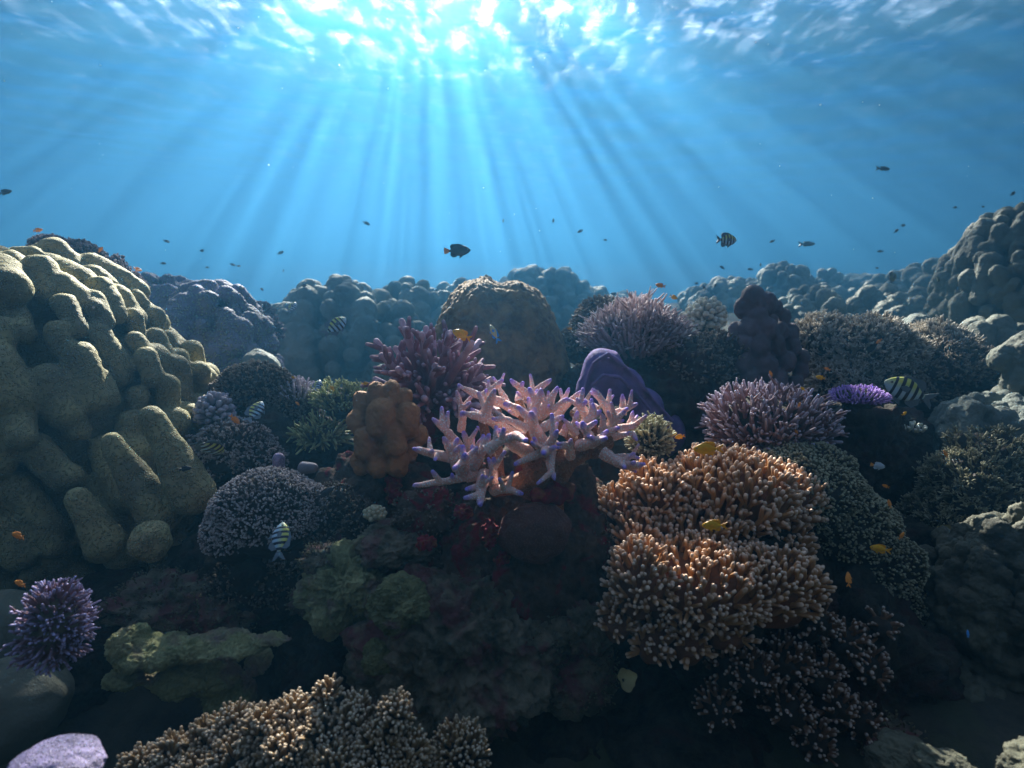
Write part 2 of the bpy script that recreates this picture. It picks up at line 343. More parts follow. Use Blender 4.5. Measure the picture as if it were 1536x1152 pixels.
def colony(name, px, py, Y, rx, rz, n, ln, r, mat, label, cat='coral', ry=None, seed=1, up=0.35, zmin=-0.05, fork=0, side=0,
           taper=0.5, basemat=None, stalk=None, lenj=0.25, lump=0.1, sides=8, lean=(0, 0, 0), skip=None, core=0.82, bend=0.15, group=None, side_len=0.35, rings=5):
    """a coral colony: a base and its branches (100 as parts, the rest as one). Sizes in photo pixels."""
    rg = np.random.RandomState(seed); s = ppm(Y); c = np.array(at(px, py, Y)); ry = ry or rx
    E = np.array((rx, ry, rz)) * s
    root = empty(name, tuple(c)); tag(root, label, cat, group)
    D, P = dome_pts(rg, n, E, zmin, lump, seed)
    br = []
    for d, p in zip(D, P):
        nn = unit(d / E * E.min()); dd = unit(nn * (1 - up) + np.array((0, 0, up)) + np.array(lean))
        l = ln * s * (1 + lenj * rg.uniform(-1, 1)); start = c + p - dd * l * 0.9
        if skip and skip(start + dd * l): continue
        br.append((np.linalg.norm(start + dd * l), finger(rg, start, dd, l * 1.1, r * s * rg.uniform(0.85, 1.15), fork, sides, rings, taper, bend, side, side_len)))
    br.sort(key=lambda q: q[0])
    for k, (_, b) in enumerate(br[:100]): part('branch', b, mat, root)
    if len(br) > 100:
        o = part('branch', join([b for _, b in br[100:]]), mat, root); o['kind'] = 'stuff'
    d4, f4 = ico(5); rr = (1 + lump * snoise(d4, seed + 5, 0.9, 2)) * core + 0.03 * snoise(d4, seed + 8, 5, 2)
    b = d4 * E * rr[:, None]; b = b * np.where(d4[:, 2:3] < 0, np.array((0.85, 0.85, 1.3)), 1)
    E2 = ln * s * 0.5
    mesh_obj('base', b * (1 - E2 / max(E.max(), 1e-6) * 0.5), f4, basemat or mat, root, attr=np.zeros(len(b)))
    if stalk:
        rock('stalk', tuple(c + np.array((0, 0.0, -stalk * s * 0.5))), (rx * s * 0.55, ry * s * 0.55, stalk * s * 0.6), basemat or mat, seed + 2, parent=root, level=5)
    return root

# templates of little forked knobs, replicated over bushy colonies
def knob_templates(rg, k=6, forks=(2, 4), sides=5, fat=0.2, L0=0.5, tipL=0.5, spread=0.8):
    out = []
    for _ in range(k):
        tb = [tube(np.array([(0, 0, -0.4), (0, 0, 0.1), (0, 0, L0)]), np.array([fat, fat * 0.95, fat * 0.9]), sides, 2)]
        for j in range(rg.randint(forks[0], forks[1] + 1)):
            a = rg.uniform(0, 6.28); e = rg.uniform(0.3, spread); d = np.array((math.cos(a) * e, math.sin(a) * e, 1)); d = unit(d); h = rg.uniform(0.1, L0)
            p = np.array((0, 0, h)); l = tipL * rg.uniform(0.7, 1.2)
            tb.append(tube(np.array([p, p + d * l * 0.5, p + d * l + np.array((0, 0, 0.05))]), np.array([fat * 0.8, fat * 0.75, fat * 0.72]), sides, 2))
        c, f, t = join(tb); out.append((c, f, np.clip(c[:, 2] / (L0 + tipL * 0.8), 0, 1)))
    return out
KN = knob_templates(np.random.RandomState(3))
KNFAT = knob_templates(np.random.RandomState(4), fat=0.3, L0=0.35, tipL=0.35, sides=6)
KNTHIN = knob_templates(np.random.RandomState(5), fat=0.13, L0=0.6, tipL=0.7, sides=5, forks=(3, 5))
def spread_knobs(rg, P, Nn, size, T, jit=0.35, tilt=0.35):
    """replicate knob templates at points P with axes Nn"""
    cs, fs, ts, k = [], [], [], 0
    idx = rg.randint(0, len(T), len(P))
    for j, (c, f, t) in enumerate(T):
        sel = np.where(idx == j)[0]
        if not len(sel): continue
        n = Nn[sel] + rg.normal(size=(len(sel), 3)) * tilt; n /= np.linalg.norm(n, axis=1)[:, None]
        a = rg.normal(size=(len(sel), 3)); u = a - n * np.sum(a * n, 1)[:, None]; u /= np.linalg.norm(u, axis=1)[:, None]; v = np.cross(n, u)
        sc = size * (1 + jit * rg.uniform(-1, 1, len(sel)))[:, None, None]
        X = (c[None, :, 0:1] * u[:, None] + c[None, :, 1:2] * v[:, None] + c[None, :, 2:3] * n[:, None]) * sc + P[sel][:, None]
        m = len(c); cs.append(X.reshape(-1, 3)); ff = f[None] + (np.arange(len(sel)) * m)[:, None, None] + k
        fs.append(ff.reshape(-1, 4)); ts.append(np.tile(t, len(sel))); k += m * len(sel)
    return np.vstack(cs), np.vstack(fs), np.concatenate(ts)
def bushy(name, domes, Y, n, size, mat, basemat, label, T=None, seed=1, up=0.3, zmin=-0.3, lump=0.2, cat='coral', tilt=0.35, gap=0.0, group=None, lf=1.2, front=0.0):
    """bushy colony: lumpy base of one or more domes (px,py,rx,rz[,dY]) bristling with small forked knobs"""
    rg = np.random.RandomState(seed); T = T or KN; allP, allN, bs = [], [], []
    area = sum(q[2] * q[3] for q in domes)
    root = empty(name, tuple(at(domes[0][0], domes[0][1], Y))); tag(root, label, cat, group)
    d5, f5 = ico(5)
    for i, q in enumerate(domes):
        px, py, rx, rz = q[:4]; y = Y + (q[4] if len(q) > 4 else 0); s = ppm(y); c = np.array(at(px, py, y)); E = np.array((rx, (rx + rz) * 0.5, rz)) * s
        m = int(n * rx * rz / area * 1.9); D = rg.normal(size=(m * 3, 3)); D /= np.linalg.norm(D, axis=1)[:, None]
        D = D[(D[:, 2] > zmin)][:m]
        rr = 1 + lump * snoise(D, seed + i, lf, 3); P = c + D * E * rr[:, None]; Nn = D / E; Nn /= np.linalg.norm(Nn, axis=1)[:, None]
        Nn = Nn * (1 - up) + np.array((0, 0, up))
        keep = np.ones(len(P), bool)
        if gap: keep &= snoise(D, seed + 31 + i, lf * 2.0, 2) > -1 + gap * 2
        for j, w_ in enumerate(domes):                                   # drop knobs buried in a neighbour dome
            if j == i: continue
            yj = Y + (w_[4] if len(w_) > 4 else 0); sj = ppm(yj); cj = np.array(at(w_[0], w_[1], yj)); Ej = np.array((w_[2], (w_[2] + w_[3]) * 0.5, w_[3])) * sj
            keep &= np.sum(((P - cj) / Ej) ** 2, 1) > 0.72
        allP.append(P[keep]); allN.append(Nn[keep])
        r5 = (1 + lump * snoise(d5, seed + i, lf, 3)) * 0.97 - 0.04
        B = c + d5 * E * r5[:, None]; bs.append((B, f5, np.zeros(len(B))))
    P = np.vstack(allP); Nn = np.vstack(allN)
    part('base', join(bs), basemat, root)
    o = part('branchlets', spread_knobs(rg, P, Nn, size * ppm(Y), T, tilt=tilt), mat, root); o['kind'] = 'stuff'
    return root

# ------------------------------------------------------------------ fish
def flat_mat(name, col, rough=0.45, spec=0.5):
    m, nt, out = nmat(name); b = N(nt, 'ShaderNodeBsdfPrincipled', i_Roughness=rough); b.inputs['Specular IOR Level'].default_value = spec
    tc = N(nt, 'ShaderNodeTexCoord'); n1 = N(nt, 'ShaderNodeTexNoise', i_Scale=9.0, i_Detail=4.0); L(nt, tc.outputs['Object'], n1.inputs['Vector'])
    mr = N(nt, 'ShaderNodeMapRange'); mr.inputs[3].default_value = 0.7; mr.inputs[4].default_value = 1.2; L(nt, n1.outputs[0], mr.inputs[0])
    hs = N(nt, 'ShaderNodeHueSaturation'); hs.inputs['Color'].default_value = col + (1,); L(nt, mr.outputs[0], hs.inputs['Value'])
    L(nt, hs.outputs[0], b.inputs['Base Color']); L(nt, b.outputs[0], out.inputs['Surface']); return m
def striped_mat(name, top, belly, bar, freq=1.0):
    m, nt, out = nmat(name); b = N(nt, 'ShaderNodeBsdfPrincipled', i_Roughness=0.4)
    tc = N(nt, 'ShaderNodeTexCoord'); sx = N(nt, 'ShaderNodeSeparateXYZ'); L(nt, tc.outputs['Object'], sx.inputs[0])
    up = N(nt, 'ShaderNodeMapRange'); up.inputs[1].default_value = -0.06; up.inputs[2].default_value = 0.12; L(nt, sx.outputs['Z'], up.inputs[0])
    c = N(nt, 'ShaderNodeMix', data_type='RGBA'); c.inputs[6].default_value = belly + (1,); c.inputs[7].default_value = top + (1,); L(nt, up.outputs[0], c.inputs[0])
    mu = N(nt, 'ShaderNodeMath', operation='MULTIPLY_ADD'); mu.inputs[1].default_value = 2 * math.pi * 6.6; mu.inputs[2].default_value = 1.2; L(nt, sx.outputs['X'], mu.inputs[0])
    si = N(nt, 'ShaderNodeMath', operation='SINE'); L(nt, mu.outputs[0], si.inputs[0])
    st = N(nt, 'ShaderNodeMapRange'); st.inputs[1].default_value = -0.05; st.inputs[2].default_value = 0.25; L(nt, si.outputs[0], st.inputs[0])
    hd = N(nt, 'ShaderNodeMath', operation='LESS_THAN'); hd.inputs[1].default_value = 0.33; L(nt, sx.outputs['X'], hd.inputs[0])
    ml = N(nt, 'ShaderNodeMath', operation='MULTIPLY'); L(nt, st.outputs[0], ml.inputs[0]); L(nt, hd.outputs[0], ml.inputs[1])
    d = N(nt, 'ShaderNodeMix', data_type='RGBA'); d.inputs[7].default_value = bar + (1,); L(nt, c.outputs[2], d.inputs[6]); L(nt, ml.outputs[0], d.inputs[0])
    L(nt, d.outputs[2], b.inputs['Base Color']); L(nt, b.outputs[0], out.inputs['Surface']); return m
def fish_body(deep=0.25, wide=0.085, snout=0.06):
    xs = np.array([-0.36, -0.30, -0.2, -0.08, 0.06, 0.2, 0.32, 0.41, 0.47, 0.5])
    hs = np.array([0.2, 0.24, 0.52, 0.85, 1.0, 0.95, 0.75, 0.5, 0.25, 0.06]) * deep
    ws = np.array([0.15, 0.25, 0.5, 0.8, 1.0, 1.0, 0.85, 0.6, 0.32, 0.08]) * wide
    S = 16; a = np.arange(S) * 2 * math.pi / S; co = []
    for x, h, w_ in zip(xs, hs, ws):
        co.append(np.stack([np.full(S, x), w_ * np.cos(a), h * np.sin(a)], -1))
    co = np.vstack(co); n = len(xs); i = np.arange(n * S).reshape(n, S); j = np.roll(i, -1, 1)
    f = np.stack([i[:-1], j[:-1], j[1:], i[1:]], -1).reshape(-1, 4).tolist()
    f += [list(range(S))[::-1], list(range((n - 1) * S, n * S))]
    return co, f
def fin(name, pts, mat, root, th=0.006, y=0.0, rx=0.0):
    n = len(pts); P = []
    for s in (-1, 1):
        for x, z in pts:
            yy = y + s * th; P.append((x, yy * math.cos(rx) - 0 * z, z))
    if rx:
        z0 = pts[0][1]; P = [(p[0], p[1] + (p[2] - z0) * math.sin(rx), z0 + (p[2] - z0) * math.cos(rx)) for p in P]
    f = [list(range(n))[::-1], list(range(n, 2 * n))] + [[i, (i + 1) % n, n + (i + 1) % n, n + i] for i in range(n)]
    return mesh_obj(name, P, f, mat, root, smooth=False)
def eye_part(root, x, z, y, r, mat, ring):
    for s in (-1, 1):
        d, f = ico(2)
        e = mesh_obj('eye', d * np.array((r, r * 0.5, r)) + np.array((x, s * y, z)), f, ring, root)
        mesh_obj('pupil', d * np.array((r * 0.62, r * 0.5, r * 0.62)) + np.array((x, s * (y + r * 0.14), z)), f, mat, e)
def make_fish(kind, body_m, fin_m, tail_m, deep=0.25, tail='fork', small=False):
    root = empty(kind); co, f = fish_body(deep)
    b = mesh_obj('body', co, f, body_m, root)
    k = deep / 0.25
    if tail == 'fork': tp = [(-0.34, 0.045), (-0.42, 0.1), (-0.6, 0.19), (-0.57, 0.1), (-0.48, 0.0), (-0.57, -0.1), (-0.6, -0.19), (-0.42, -0.1), (-0.34, -0.045)]
    else: tp = [(-0.34, 0.045), (-0.42, 0.09), (-0.54, 0.13), (-0.56, 0.04), (-0.56, -0.04), (-0.54, -0.13), (-0.42, -0.09), (-0.34, -0.045)]
    fin('tail_fin', tp, tail_m, root, 0.008)
    fin('dorsal_fin', [(0.25, 0.19 * k), (0.17, 0.27 * k), (0.02, 0.32 * k), (-0.12, 0.31 * k), (-0.25, 0.3 * k), (-0.31, 0.21 * k), (-0.28, 0.07 * k), (-0.15, 0.12 * k), (0.05, 0.22 * k)], fin_m, root)
    fin('anal_fin', [(0.0, -0.2 * k), (-0.08, -0.28 * k), (-0.22, -0.31 * k), (-0.32, -0.2 * k), (-0.29, -0.05 * k), (-0.12, -0.15 * k)], fin_m, root)
    if not small:
        fin('pelvic_fin', [(0.2, -0.2 * k), (0.14, -0.3 * k), (0.02, -0.36 * k), (0.08, -0.2 * k)], fin_m, root)
        for s in (-1, 1):
            q = fin('pectoral_fin', [(0.2, 0.02), (0.1, 0.08), (0.0, 0.05), (0.02, -0.05), (0.12, -0.05)], fin_m, root, 0.004, s * 0.09)
        eye_part(root, 0.38, 0.045, 0.055, 0.032, M_PUPIL, M_EYE)
    for ch in root.children:                                             # the tail swings a little to one side
        for v in ch.data.vertices:
            if v.co.x < 0.1: v.co.y += (0.22 if len(kind) % 2 else -0.22) * (0.1 - v.co.x) ** 2
    return root
def copy_tree(o, parent=None):
    c = o.copy(); C.objects.link(c); c.parent = parent
    for ch in list(o.children): copy_tree(ch, c)
    return c
M_PUPIL = flat_mat('fish_pupil', (0.01, 0.01, 0.012), 0.15); M_EYE = flat_mat('fish_eye', (0.35, 0.33, 0.25), 0.2)
M_SERG = striped_mat('striped_fish_skin', (0.62, 0.62, 0.12), (0.42, 0.58, 0.72), (0.008, 0.012, 0.03))
M_SFIN = flat_mat('striped_fish_fin', (0.12, 0.16, 0.2)); M_BLACK = flat_mat('black_fish_skin', (0.02, 0.02, 0.024)); M_ORT = flat_mat('orange_tail', (0.85, 0.33, 0.06))
M_YEL = flat_mat('yellow_fish_skin', (1.0, 0.5, 0.0)); M_YFIN = flat_mat('yellow_fish_fin', (1.0, 0.42, 0.0))
M_ORA = flat_mat('orange_fish_skin', (0.95, 0.32, 0.03)); M_OFIN = flat_mat('orange_fish_fin', (0.85, 0.28, 0.03))
M_DARK = flat_mat('dark_fish_skin', (0.03, 0.04, 0.055)); M_WH = flat_mat('pale_fish_skin', (0.5, 0.6, 0.7)); M_BLU = flat_mat('blue_fish_skin', (0.05, 0.3, 0.75)); M_GRN = flat_mat('olive_fish_skin', (0.09, 0.1, 0.03))
M_CREAM = flat_mat('cream_fish_skin', (0.6, 0.55, 0.3))
KINDS = {'striped': lambda: make_fish('striped_fish', M_SERG, M_SFIN, M_SFIN, 0.25),
         'black': lambda: make_fish('black_fish', M_BLACK, M_BLACK, M_ORT, 0.21, 'fan'),
         'yellow': lambda: make_fish('yellow_fish', M_YEL, M_YFIN, M_YFIN, 0.22, 'fork'),
         'orange': lambda: make_fish('orange_fish', M_ORA, M_OFIN, M_OFIN, 0.2, 'fork'),
         'dark': lambda: make_fish('dark_fish', M_DARK, M_DARK, M_DARK, 0.2, 'fork', True),
         'slim': lambda: make_fish('grey_fish', M_DARK, M_DARK, M_DARK, 0.14, 'fork', True),
         'olive': lambda: make_fish('olive_fish', M_GRN, M_DARK, M_DARK, 0.28, 'fork'),
         'pale': lambda: make_fish('pale_fish', M_WH, M_WH, M_ORT, 0.2, 'fan'),
         'cream': lambda: make_fish('blue_backed_fish', M_CREAM, M_BLU, M_BLU, 0.16, 'fork'),
         'blue': lambda: make_fish('blue_fish', M_BLU, M_BLU, M_BLU, 0.18, 'fork', True)}
_proto = {}
def fish(kind, px, py, Y, ln, ang, label, facing=1, yaw=0, group=None, roll=0):
    """ln: length in photo pixels; ang: heading in the picture plane, degrees up from level; facing +1 right, -1 left"""
    if kind in _proto: o = copy_tree(_proto[kind])
    else: o = KINDS[kind](); _proto[kind] = o
    tag(o, label, 'fish', group)
    a = R(ang); yw = R(yaw)
    x = Vector((facing * math.cos(a) * math.cos(yw), math.sin(yw), math.sin(a) * math.cos(yw)))
    zt = Vector((-facing * math.sin(a), 0, math.cos(a))); y_ = zt.cross(x).normalized(); z = x.cross(y_)
    m = Matrix((x, y_, z)).transposed().to_4x4()
    s = ln * ppm(Y) / 1.08
    if roll: m = m @ Matrix.Rotation(R(roll), 4, 'X')
    o.matrix_world = Matrix.Translation(at(px, py, Y)) @ m @ Matrix.Scale(s, 4)
    return o

# ------------------------------------------------------------------ sea bed
M_BED = rock_mat('seabed', (0.035, 0.036, 0.03), (0.085, 0.08, 0.055), (0.06, 0.075, 0.03), 5.0)  # albedo set low: the floor's shadow is put into the colour
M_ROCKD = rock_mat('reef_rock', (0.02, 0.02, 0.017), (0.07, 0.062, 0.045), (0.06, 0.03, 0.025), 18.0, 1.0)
M_ROCKR = rock_mat('red_rock', (0.06, 0.04, 0.032), (0.16, 0.11, 0.075), (0.24, 0.025, 0.04), 22.0, 1.0, lo=0.55, hi=0.62)
M_ROCKG = rock_mat('green_rock', (0.14, 0.16, 0.07), (0.26, 0.27, 0.13), (0.26, 0.14, 0.15), 16.0, 1.0)
M_LEDGE = rock_mat('ledge_rock', (0.24, 0.26, 0.11), (0.46, 0.47, 0.24), (0.26, 0.20, 0.16), 18.0, 1.0, lo=0.5, hi=0.62)
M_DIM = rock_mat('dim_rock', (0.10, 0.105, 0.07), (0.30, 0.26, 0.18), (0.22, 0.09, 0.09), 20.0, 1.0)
def bed_z(X, Y):
    z = np.interp(Y, [-5, 0.6, 1.0, 1.6, 2.4, 3.4, 5, 8, 14, 30, 110], [-1.25, -1.15, -0.95, -0.82, -0.74, -0.70, -0.62, -0.5, -0.5, -1.2, -4])
    z = z + np.interp(np.abs(X + 0.2), [0, 1, 2.5, 6], [-0.06, 0.0, 0.22, 0.35]) * np.interp(Y, [0, 6, 12], [1, 0.7, 0])
    return z
def seabed():
    n = 520; t = np.linspace(-1, 1, n); xs = np.sign(t) * np.abs(t) ** 3.0 * 94; ys = np.sign(t) * np.abs(t) ** 3.0 * 92 + 3.0
    X, Y = np.meshgrid(xs, ys); P = np.stack([X.ravel(), Y.ravel(), np.zeros(X.size)], -1)
    near = np.interp(Y.ravel(), [0, 3, 8, 20], [0.07, 0.09, 0.2, 0.4])
    z = bed_z(X.ravel(), Y.ravel()) + near * snoise(P, 11, 0.55, 6, 0.6) + 0.03 * np.abs(snoise(P, 12, 3.5, 3))
    P[:, 2] = z; i = np.arange(n * n).reshape(n, n)
    f = np.stack([i[:-1, :-1], i[:-1, 1:], i[1:, 1:], i[1:, :-1]], -1).reshape(-1, 4)
    o = mesh_obj('seabed', P, f, M_BED); o['kind'] = 'structure'
seabed()

# ------------------------------------------------------------------ massive corals
M_LOBE_L = coral_mat('lobed_coral_green', (0.38, 0.34, 0.16), None, (0.21, 0.19, 0.11), 9.0, 60, 1.0, bdist=0.010, dots=(0.41, 0.37, 0.19), dot_scale=150)
M_LOBE_B = coral_mat('lobed_coral_violet', (0.22, 0.22, 0.34), None, (0.12, 0.12, 0.16), 4.0, 45, 1.0, bdist=0.014, dots=(0.33, 0.36, 0.30), dot_scale=70)
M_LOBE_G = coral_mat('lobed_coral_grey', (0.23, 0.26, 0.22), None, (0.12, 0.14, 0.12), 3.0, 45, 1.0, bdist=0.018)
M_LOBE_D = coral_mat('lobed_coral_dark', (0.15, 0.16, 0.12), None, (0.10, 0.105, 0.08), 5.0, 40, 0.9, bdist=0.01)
M_BOULD = coral_mat('boulder_coral', (0.40, 0.26, 0.11), None, (0.15, 0.095, 0.05), 14.0, 95, 1.0, bdist=0.016)
M_FUZZ = coral_mat('dusky_bush', (0.13, 0.11, 0.13), (0.24, 0.20, 0.24), None)

def left_massif():
    b1, k1 = lobes(px=40, py=690, Y=1.78, rx=272, rz=322, ry=225, lr=19, seed=5, elong=2.3, zmin=-0.6, jit=0.3, pack=1.9, down=0.86, lump=0.06, coreS=0.85, slant=0.35)
    k2 = pxc([(226,625,288,738,16,36,.05),(168,665,236,770,16,34,.04),(116,748,156,812,16,32,-.04)], lambda x, y: 1.34)
    o = weld('lobed_coral', b1, k1 + k2, 0.0070, M_LOBE_L, 2, 0.006, 11, 3, 0.003)
    tag(o, 'huge olive grey lobed coral with long bulging columns filling the left side', 'coral')
left_massif()
def lobed(label, mat, args, voxel=None, smooth=1, amp=0.20, cat='coral', name='lobed_coral', group=None, extra=None):
    B, K = [], []
    for a in args: a.setdefault('jit', 0.42); a.setdefault('pack', 1.75)
    for a in args:
        b, k = lobes(**a); B += b; K += k
    lr = args[0].get('lr', 18) * ppm(args[0]['Y'])
    o = weld(name, B, K + (extra or []), voxel or lr / 6.5, mat, smooth, amp * lr, 0.8 / lr, 5, amp * lr * 0.5)
    tag(o, label, cat, group); return o
d_ = dict
lobed('violet grey lobed coral with tall columns just behind the huge olive one', M_LOBE_B, [d_(px=330, py=560, Y=3.00, rx=85, rz=125, lr=15, seed=2, elong=3.0, down=0.7), d_(px=250, py=520, Y=3.30, rx=80, rz=95, lr=13, seed=3, elong=2.5, down=0.6)])
lobed('wide blue green lobed coral with many round heads left of the brown boulder', M_LOBE_G, [d_(px=520, py=590, Y=4.40, rx=135, rz=172, lr=12.5, seed=4, elong=1.6), d_(px=625, py=540, Y=5.20, rx=80, rz=112, lr=12, seed=5), d_(px=430, py=560, Y=4.00, rx=60, rz=90, lr=12, seed=6, elong=2.2, down=.6)])
lobed('hazy knobbly mound rising right behind the brown boulder', M_LOBE_G, [d_(px=810, py=500, Y=7.40, rx=90, rz=97, lr=10, seed=7), d_(px=885, py=500, Y=7.80, rx=55, rz=66, lr=9, seed=8)])
lobed('small hazy mound between the knobbly mound and the spiky pink coral', M_LOBE_G, [d_(px=930, py=500, Y=9.40, rx=50, rz=52, lr=9, seed=9)])
lobed('pale hazy mound right of the cauliflower coral', M_LOBE_G, [d_(px=1100, py=470, Y=8.60, rx=60, rz=50, lr=8, seed=10), d_(px=1060, py=470, Y=9.40, rx=40, rz=38, lr=8, seed=20)])
lobed('hazy tower mound with fine knobs on the far right ridge', M_LOBE_G, [d_(px=1172, py=462, Y=7.60, rx=46, rz=60, lr=9, seed=11), d_(px=1200, py=480, Y=7.40, rx=50, rz=50, lr=9, seed=21)])
lobed('far low ridge of knobs with a small pointed top', M_LOBE_G, [d_(px=1290, py=480, Y=9.00, rx=120, rz=62, lr=9, seed=12), d_(px=1238, py=450, Y=8.80, rx=20, rz=46, lr=7, seed=22)])
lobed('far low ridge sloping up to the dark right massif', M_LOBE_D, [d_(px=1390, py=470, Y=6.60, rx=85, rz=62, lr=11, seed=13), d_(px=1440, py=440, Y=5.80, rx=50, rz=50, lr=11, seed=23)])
lobed('dome coral with honeycomb ridges and pale rims', M_LOBE_G, [d_(px=1218, py=485, Y=5.00, rx=44, rz=50, lr=8, seed=14, elong=3, down=.5)])
lobed('low rounded coral in front of the honeycomb dome', M_LOBE_G, [d_(px=1180, py=502, Y=4.00, rx=34, rz=38, lr=9, seed=15)], smooth=4)
lobed('pair of smooth round heads beside the honeycomb dome', M_LOBE_G, [d_(px=1250, py=505, Y=4.00, rx=24, rz=42, lr=15, seed=16)], smooth=4)
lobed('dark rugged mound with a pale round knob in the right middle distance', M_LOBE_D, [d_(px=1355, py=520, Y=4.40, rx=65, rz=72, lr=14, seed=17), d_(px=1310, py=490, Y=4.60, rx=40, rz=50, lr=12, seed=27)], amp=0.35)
lobed('blue grey dome above the tan bushy corals', M_LOBE_G, [d_(px=1362, py=515, Y=3.00, rx=26, rz=32, lr=14, seed=18)], smooth=5)
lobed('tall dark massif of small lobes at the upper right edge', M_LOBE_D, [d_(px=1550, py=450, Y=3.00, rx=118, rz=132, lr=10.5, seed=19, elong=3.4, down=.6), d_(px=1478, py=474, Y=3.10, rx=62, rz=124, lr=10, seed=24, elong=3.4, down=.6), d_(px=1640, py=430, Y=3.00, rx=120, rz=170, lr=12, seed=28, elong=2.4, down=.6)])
def blobs(name, label, mat, caps, Yf, voxel, smooth=3, amp=0.004, freq=10, balls=(), cat='coral', group=None, seed=2, k0=0.92, k1=0.72):
    caps = [q[:4] + (q[4] * k0, q[5] * k1) + q[6:] for q in caps]
    o = weld(name, [(at(b[0], b[1], b[2]), tuple(np.array(b[3:6]) * ppm(b[2]))) for b in balls], pxc(caps, Yf), voxel, mat, smooth, amp, freq, seed, amp * 0.4)
    return tag(o, label, cat, group)
K = lambda Y: (lambda x, y: Y)
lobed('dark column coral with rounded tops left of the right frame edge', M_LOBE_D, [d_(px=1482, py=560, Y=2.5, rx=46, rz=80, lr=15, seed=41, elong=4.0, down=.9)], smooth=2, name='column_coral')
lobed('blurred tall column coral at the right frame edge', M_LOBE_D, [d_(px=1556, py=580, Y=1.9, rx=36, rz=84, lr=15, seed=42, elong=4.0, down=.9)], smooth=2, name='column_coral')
lobed('hazy low mound just behind the brown boulder at its left shoulder', M_LOBE_G, [d_(px=690, py=500, Y=6.8, rx=60, rz=74, lr=9, seed=43)])
lobed('grey green mound filling the dip between the violet and the blue green lobed corals', M_LOBE_G, [d_(px=400, py=580, Y=4.3, rx=50, rz=100, lr=13, seed=44)])
lobed('grey arched lobes at the right edge under the tall column', M_LOBE_G, [d_(px=1505, py=665, Y=1.9, rx=82, rz=74, lr=13, seed=31, elong=2.8, down=.7), d_(px=1450, py=640, Y=1.85, rx=34, rz=40, lr=11, seed=32, elong=2.8, down=.7)], smooth=2)
M_RUG = coral_mat('rugged_skin', (0.12, 0.12, 0.08), None, (0.055, 0.055, 0.04), 8.0, 60, 0.9, bdist=0.008)
lobed('large blurred rugged coral with diagonal bumps at the lower right edge', M_RUG, [d_(px=1530, py=945, Y=1.3, rx=150, rz=200, ry=150, lr=15, seed=33, elong=3.0, down=.55), d_(px=1440, py=1050, Y=1.2, rx=62, rz=66, lr=14, seed=34, elong=2.6, down=.5)], smooth=2, name='rugged_coral', amp=0.35)
blobs('knobby_coral', 'dark knobbly column coral with round stacked heads beside the spiky pink coral', coral_mat('dusky_knobs', (0.16,0.12,0.14), None, (0.09,0.075,0.08), 8, 80, .7),
      [(x, y, x, y + 6, r, r, dz) for x, y, r, dz in [(1130,446,20,0),(1150,452,17,0),(1114,460,14,.01),(1166,458,10,0),(1176,472,10,0),(1135,474,18,-.02),(1122,490,16,-.03),(1104,494,14,0),(1150,492,18,-.04),(1172,494,12,-.02),(1188,496,12,0),(1096,512,14,0),(1118,514,15,-.04),(1140,518,17,-.06),(1165,516,15,-.04),(1190,516,12,-.01),(1204,532,11,0),(1098,534,13,-.01),(1116,540,16,-.05),(1148,546,20,-.07),(1178,540,16,-.04),(1200,552,14,0),(1128,566,18,-.06),(1164,570,20,-.06),(1100,556,14,0),(1192,574,15,-.02),(1146,592,22,-.04),(1110,586,18,-.02)]], K(2.15), 0.0062, 1, 0.008, k0=.88, k1=.9, balls=[(1148,540,2.25,34,26,80)])
rock('dome_sponge', at(1050, 520, 2.3), (0.045, 0.045, 0.06), M_DIM, 77, 0.1, 0.7, 4); tag(bpy.context.scene.objects['dome_sponge'], 'small dark capped knob under the white cauliflower coral', 'sponge')
# brown boulder
def boulder():
    d, f = ico(7); Y = 2.35; s = ppm(Y); c = np.array(at(752, 560, Y))
    z = d[:, 2]; wx = np.interp(z, [-1, 0, 0.6, 1], [138, 112, 98, 96]); rr = 1 + 0.045 * snoise(d, 4, 0.9, 3)
    sq = (np.abs(d) ** 2.7).sum(1) ** (-1 / 2.7)
    P = d * (rr * (0.4 + 0.6 * sq))[:, None] * np.stack([wx, np.full(len(d), 100.), np.full(len(d), 142.)], -1) * s
    P[:, 0] -= 6 * s * 1; n = d
    bump = 0.012 * np.abs(snoise(P, 5, 9, 3)) + 0.014 * snoise(P, 6, 19, 4, 0.75)
    P += n * bump[:, None]
    P[:, 2] += np.where(z > 0, -0.055 * np.exp(-((P[:, 0] + 0.0) / 0.04) ** 2) * z ** 2 * 0.5, 0)
    o = mesh_obj('boulder_coral', P, f, M_BOULD); o.location = c
    tag(o, 'big rough brown boulder coral with a dented flat top at the centre', 'coral')
boulder()
for i, (px, py, r, Y, lb) in enumerate([(336, 558, 24, 2.75, 'leftmost of three smooth domes behind the dark bushy mound'), (354, 546, 26, 3.0, 'middle dome of three, set furthest back behind the dark bushy mound'), (391, 560, 30, 2.7, 'rightmost and largest of three smooth domes behind the dark bushy mound'),
                                         (577, 570, 20, 2.6, 'smooth blue green dome just above the brown leather coral'), (266, 662, 34, 1.75, 'smooth grey dome tucked under the huge olive coral')]):
    o = rock('dome_coral', at(px, py, Y), (r * ppm(Y), r * ppm(Y), r * ppm(Y) * 1.15), M_LOBE_G, 50 + i, 0.14, 0.8, 5, 0.02); tag(o, lb, 'coral', 'smooth dome corals')
o = rock('dome_coral', at(226, 812, 1.22), (0.042, 0.045, 0.045), M_LOBE_L, 61, 0.16, 0.8, 5, 0.02); tag(o, 'small olive round lobe below the foot of the huge olive coral', 'coral')
